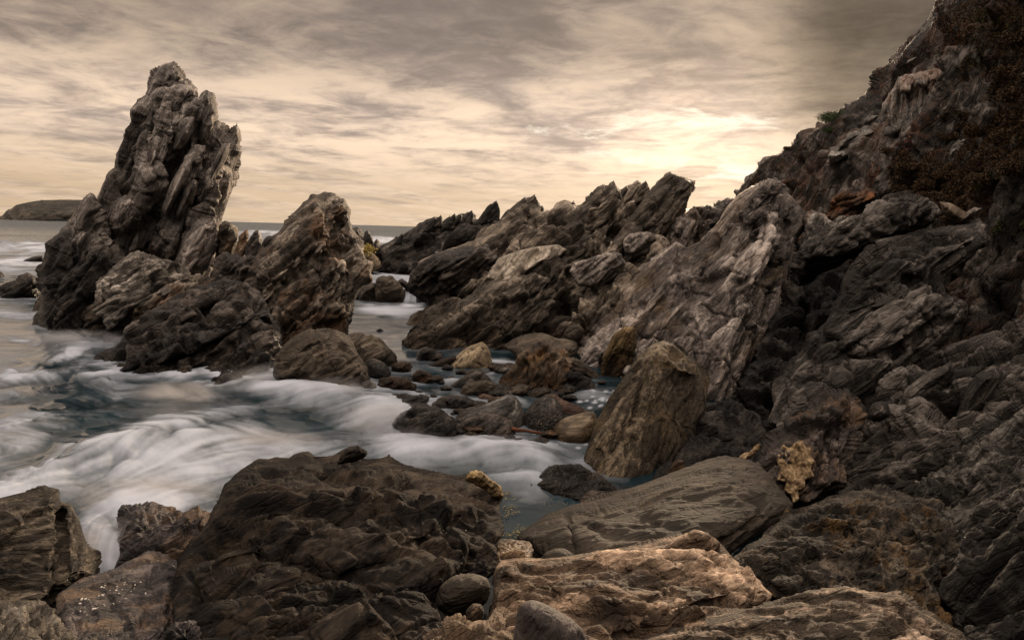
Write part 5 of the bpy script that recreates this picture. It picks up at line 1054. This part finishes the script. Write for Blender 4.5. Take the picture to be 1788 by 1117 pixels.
# little stones standing out of the quiet water between the boulders
rs = np.random.default_rng(21)
for k, (x, y, r) in enumerate([(704, 640, 5), (716, 640, 4), (788, 660, 5), (770, 668, 6), (868, 648, 5), (862, 636, 4), (884, 658, 5), (756, 692, 6), (730, 684, 6), (772, 726, 7), (790, 722, 5), (828, 712, 6), (905, 706, 6), (884, 702, 5), (922, 688, 5),
                               (960, 668, 6), (1050, 668, 6), (1060, 690, 5), (668, 708, 6), (678, 716, 5), (905, 768, 7), (925, 772, 6), (950, 776, 6), (788, 640, 4), (690, 662, 5)] + [(rs.uniform(700, 1000), rs.uniform(640, 770), rs.uniform(7, 15)) for _ in range(60)]):
    an = [(math.cos(t) * r * rs.uniform(1.0, 1.7), math.sin(t) * r * rs.uniform(.55, .9)) for t in np.linspace(0, 2 * math.pi, 8)[:-1]]
    rock('stone', 'small wet dark stone in the quiet water between the boulders', 'stone', [lobe([(x + a, y + b) for a, b in an], [(x, y, wl(x, y + r * .5, .05))], T=.08 + r * .014, Rb=r * .8, s=1.5, size=.25, amp=.06, seed=200 + k, q=1.7)],
         [M_wetb, M_rust, M_boulder, M_wetb, M_whale][k % 5], 'small stones in the quiet water')

_V, _F, _fo = build_sea()
tag(mesh_obj('sea', _V, _F, M_water, attrs={'foam': _fo}, origin=np.zeros(3)), kind='structure')


# ------------------------------------------------------------------ spray hanging where the surf breaks on the rocks
def build_spray():
    m = bpy.data.materials.new('spray_mist'); m.use_nodes = True; nt = m.node_tree; nt.nodes.clear()
    o = nt.nodes.new('ShaderNodeOutputMaterial'); v = nt.nodes.new('ShaderNodeVolumePrincipled'); nt.links.new(v.outputs[0], o.inputs['Volume'])
    v.inputs['Color'].default_value = (.86, .84, .86, 1); v.inputs['Anisotropy'].default_value = 0.2
    g = nt.nodes.new('ShaderNodeNewGeometry'); pos = g.outputs['Position']
    sz = nt.nodes.new('ShaderNodeSeparateXYZ'); nt.links.new(pos, sz.inputs[0])
    n = noise(nt, vmap(nt, pos, (.7, 1.2, 1.6)), 1.3, 5, .6, .8)
    ta = nt.nodes.new('ShaderNodeTexCoord'); gr = nt.nodes.new('ShaderNodeVectorMath'); gr.operation = 'LENGTH'; nt.links.new(ta.outputs['Object'], gr.inputs[0])
    fall = X(nt, gr.outputs['Value']).map(.25, 1.0, 1, 0)
    nt.links.new((n.map(.40, .70) * fall * 2.3).s, v.inputs['Density'])
    me = bpy.data.meshes.new('spray'); import bmesh
    bm = bmesh.new(); bmesh.ops.create_icosphere(bm, subdivisions=3, radius=1.0); bm.to_mesh(me); bm.free(); me.materials.append(m)
    for x, y, sx, sy, sz_ in [(500, 668, 1.9, .9, .55), (590, 690, 1.3, .8, .5), (668, 735, 1.0, 1.1, .5), (700, 770, .9, .6, .35), (330, 690, 1.9, .8, .35), (860, 785, 1.6, .7, .25), (190, 960, .5, .8, .4), (420, 770, 2.2, .8, .22), (240, 860, 1.6, .9, .22), (140, 590, 2.2, 1.4, .3)]:
        P = on(x, y, .12); o = bpy.data.objects.new('spray', me); C.objects.link(o); o.location = P; o.scale = (sx, sy, sz_); tag(o, kind='stuff')
build_spray()
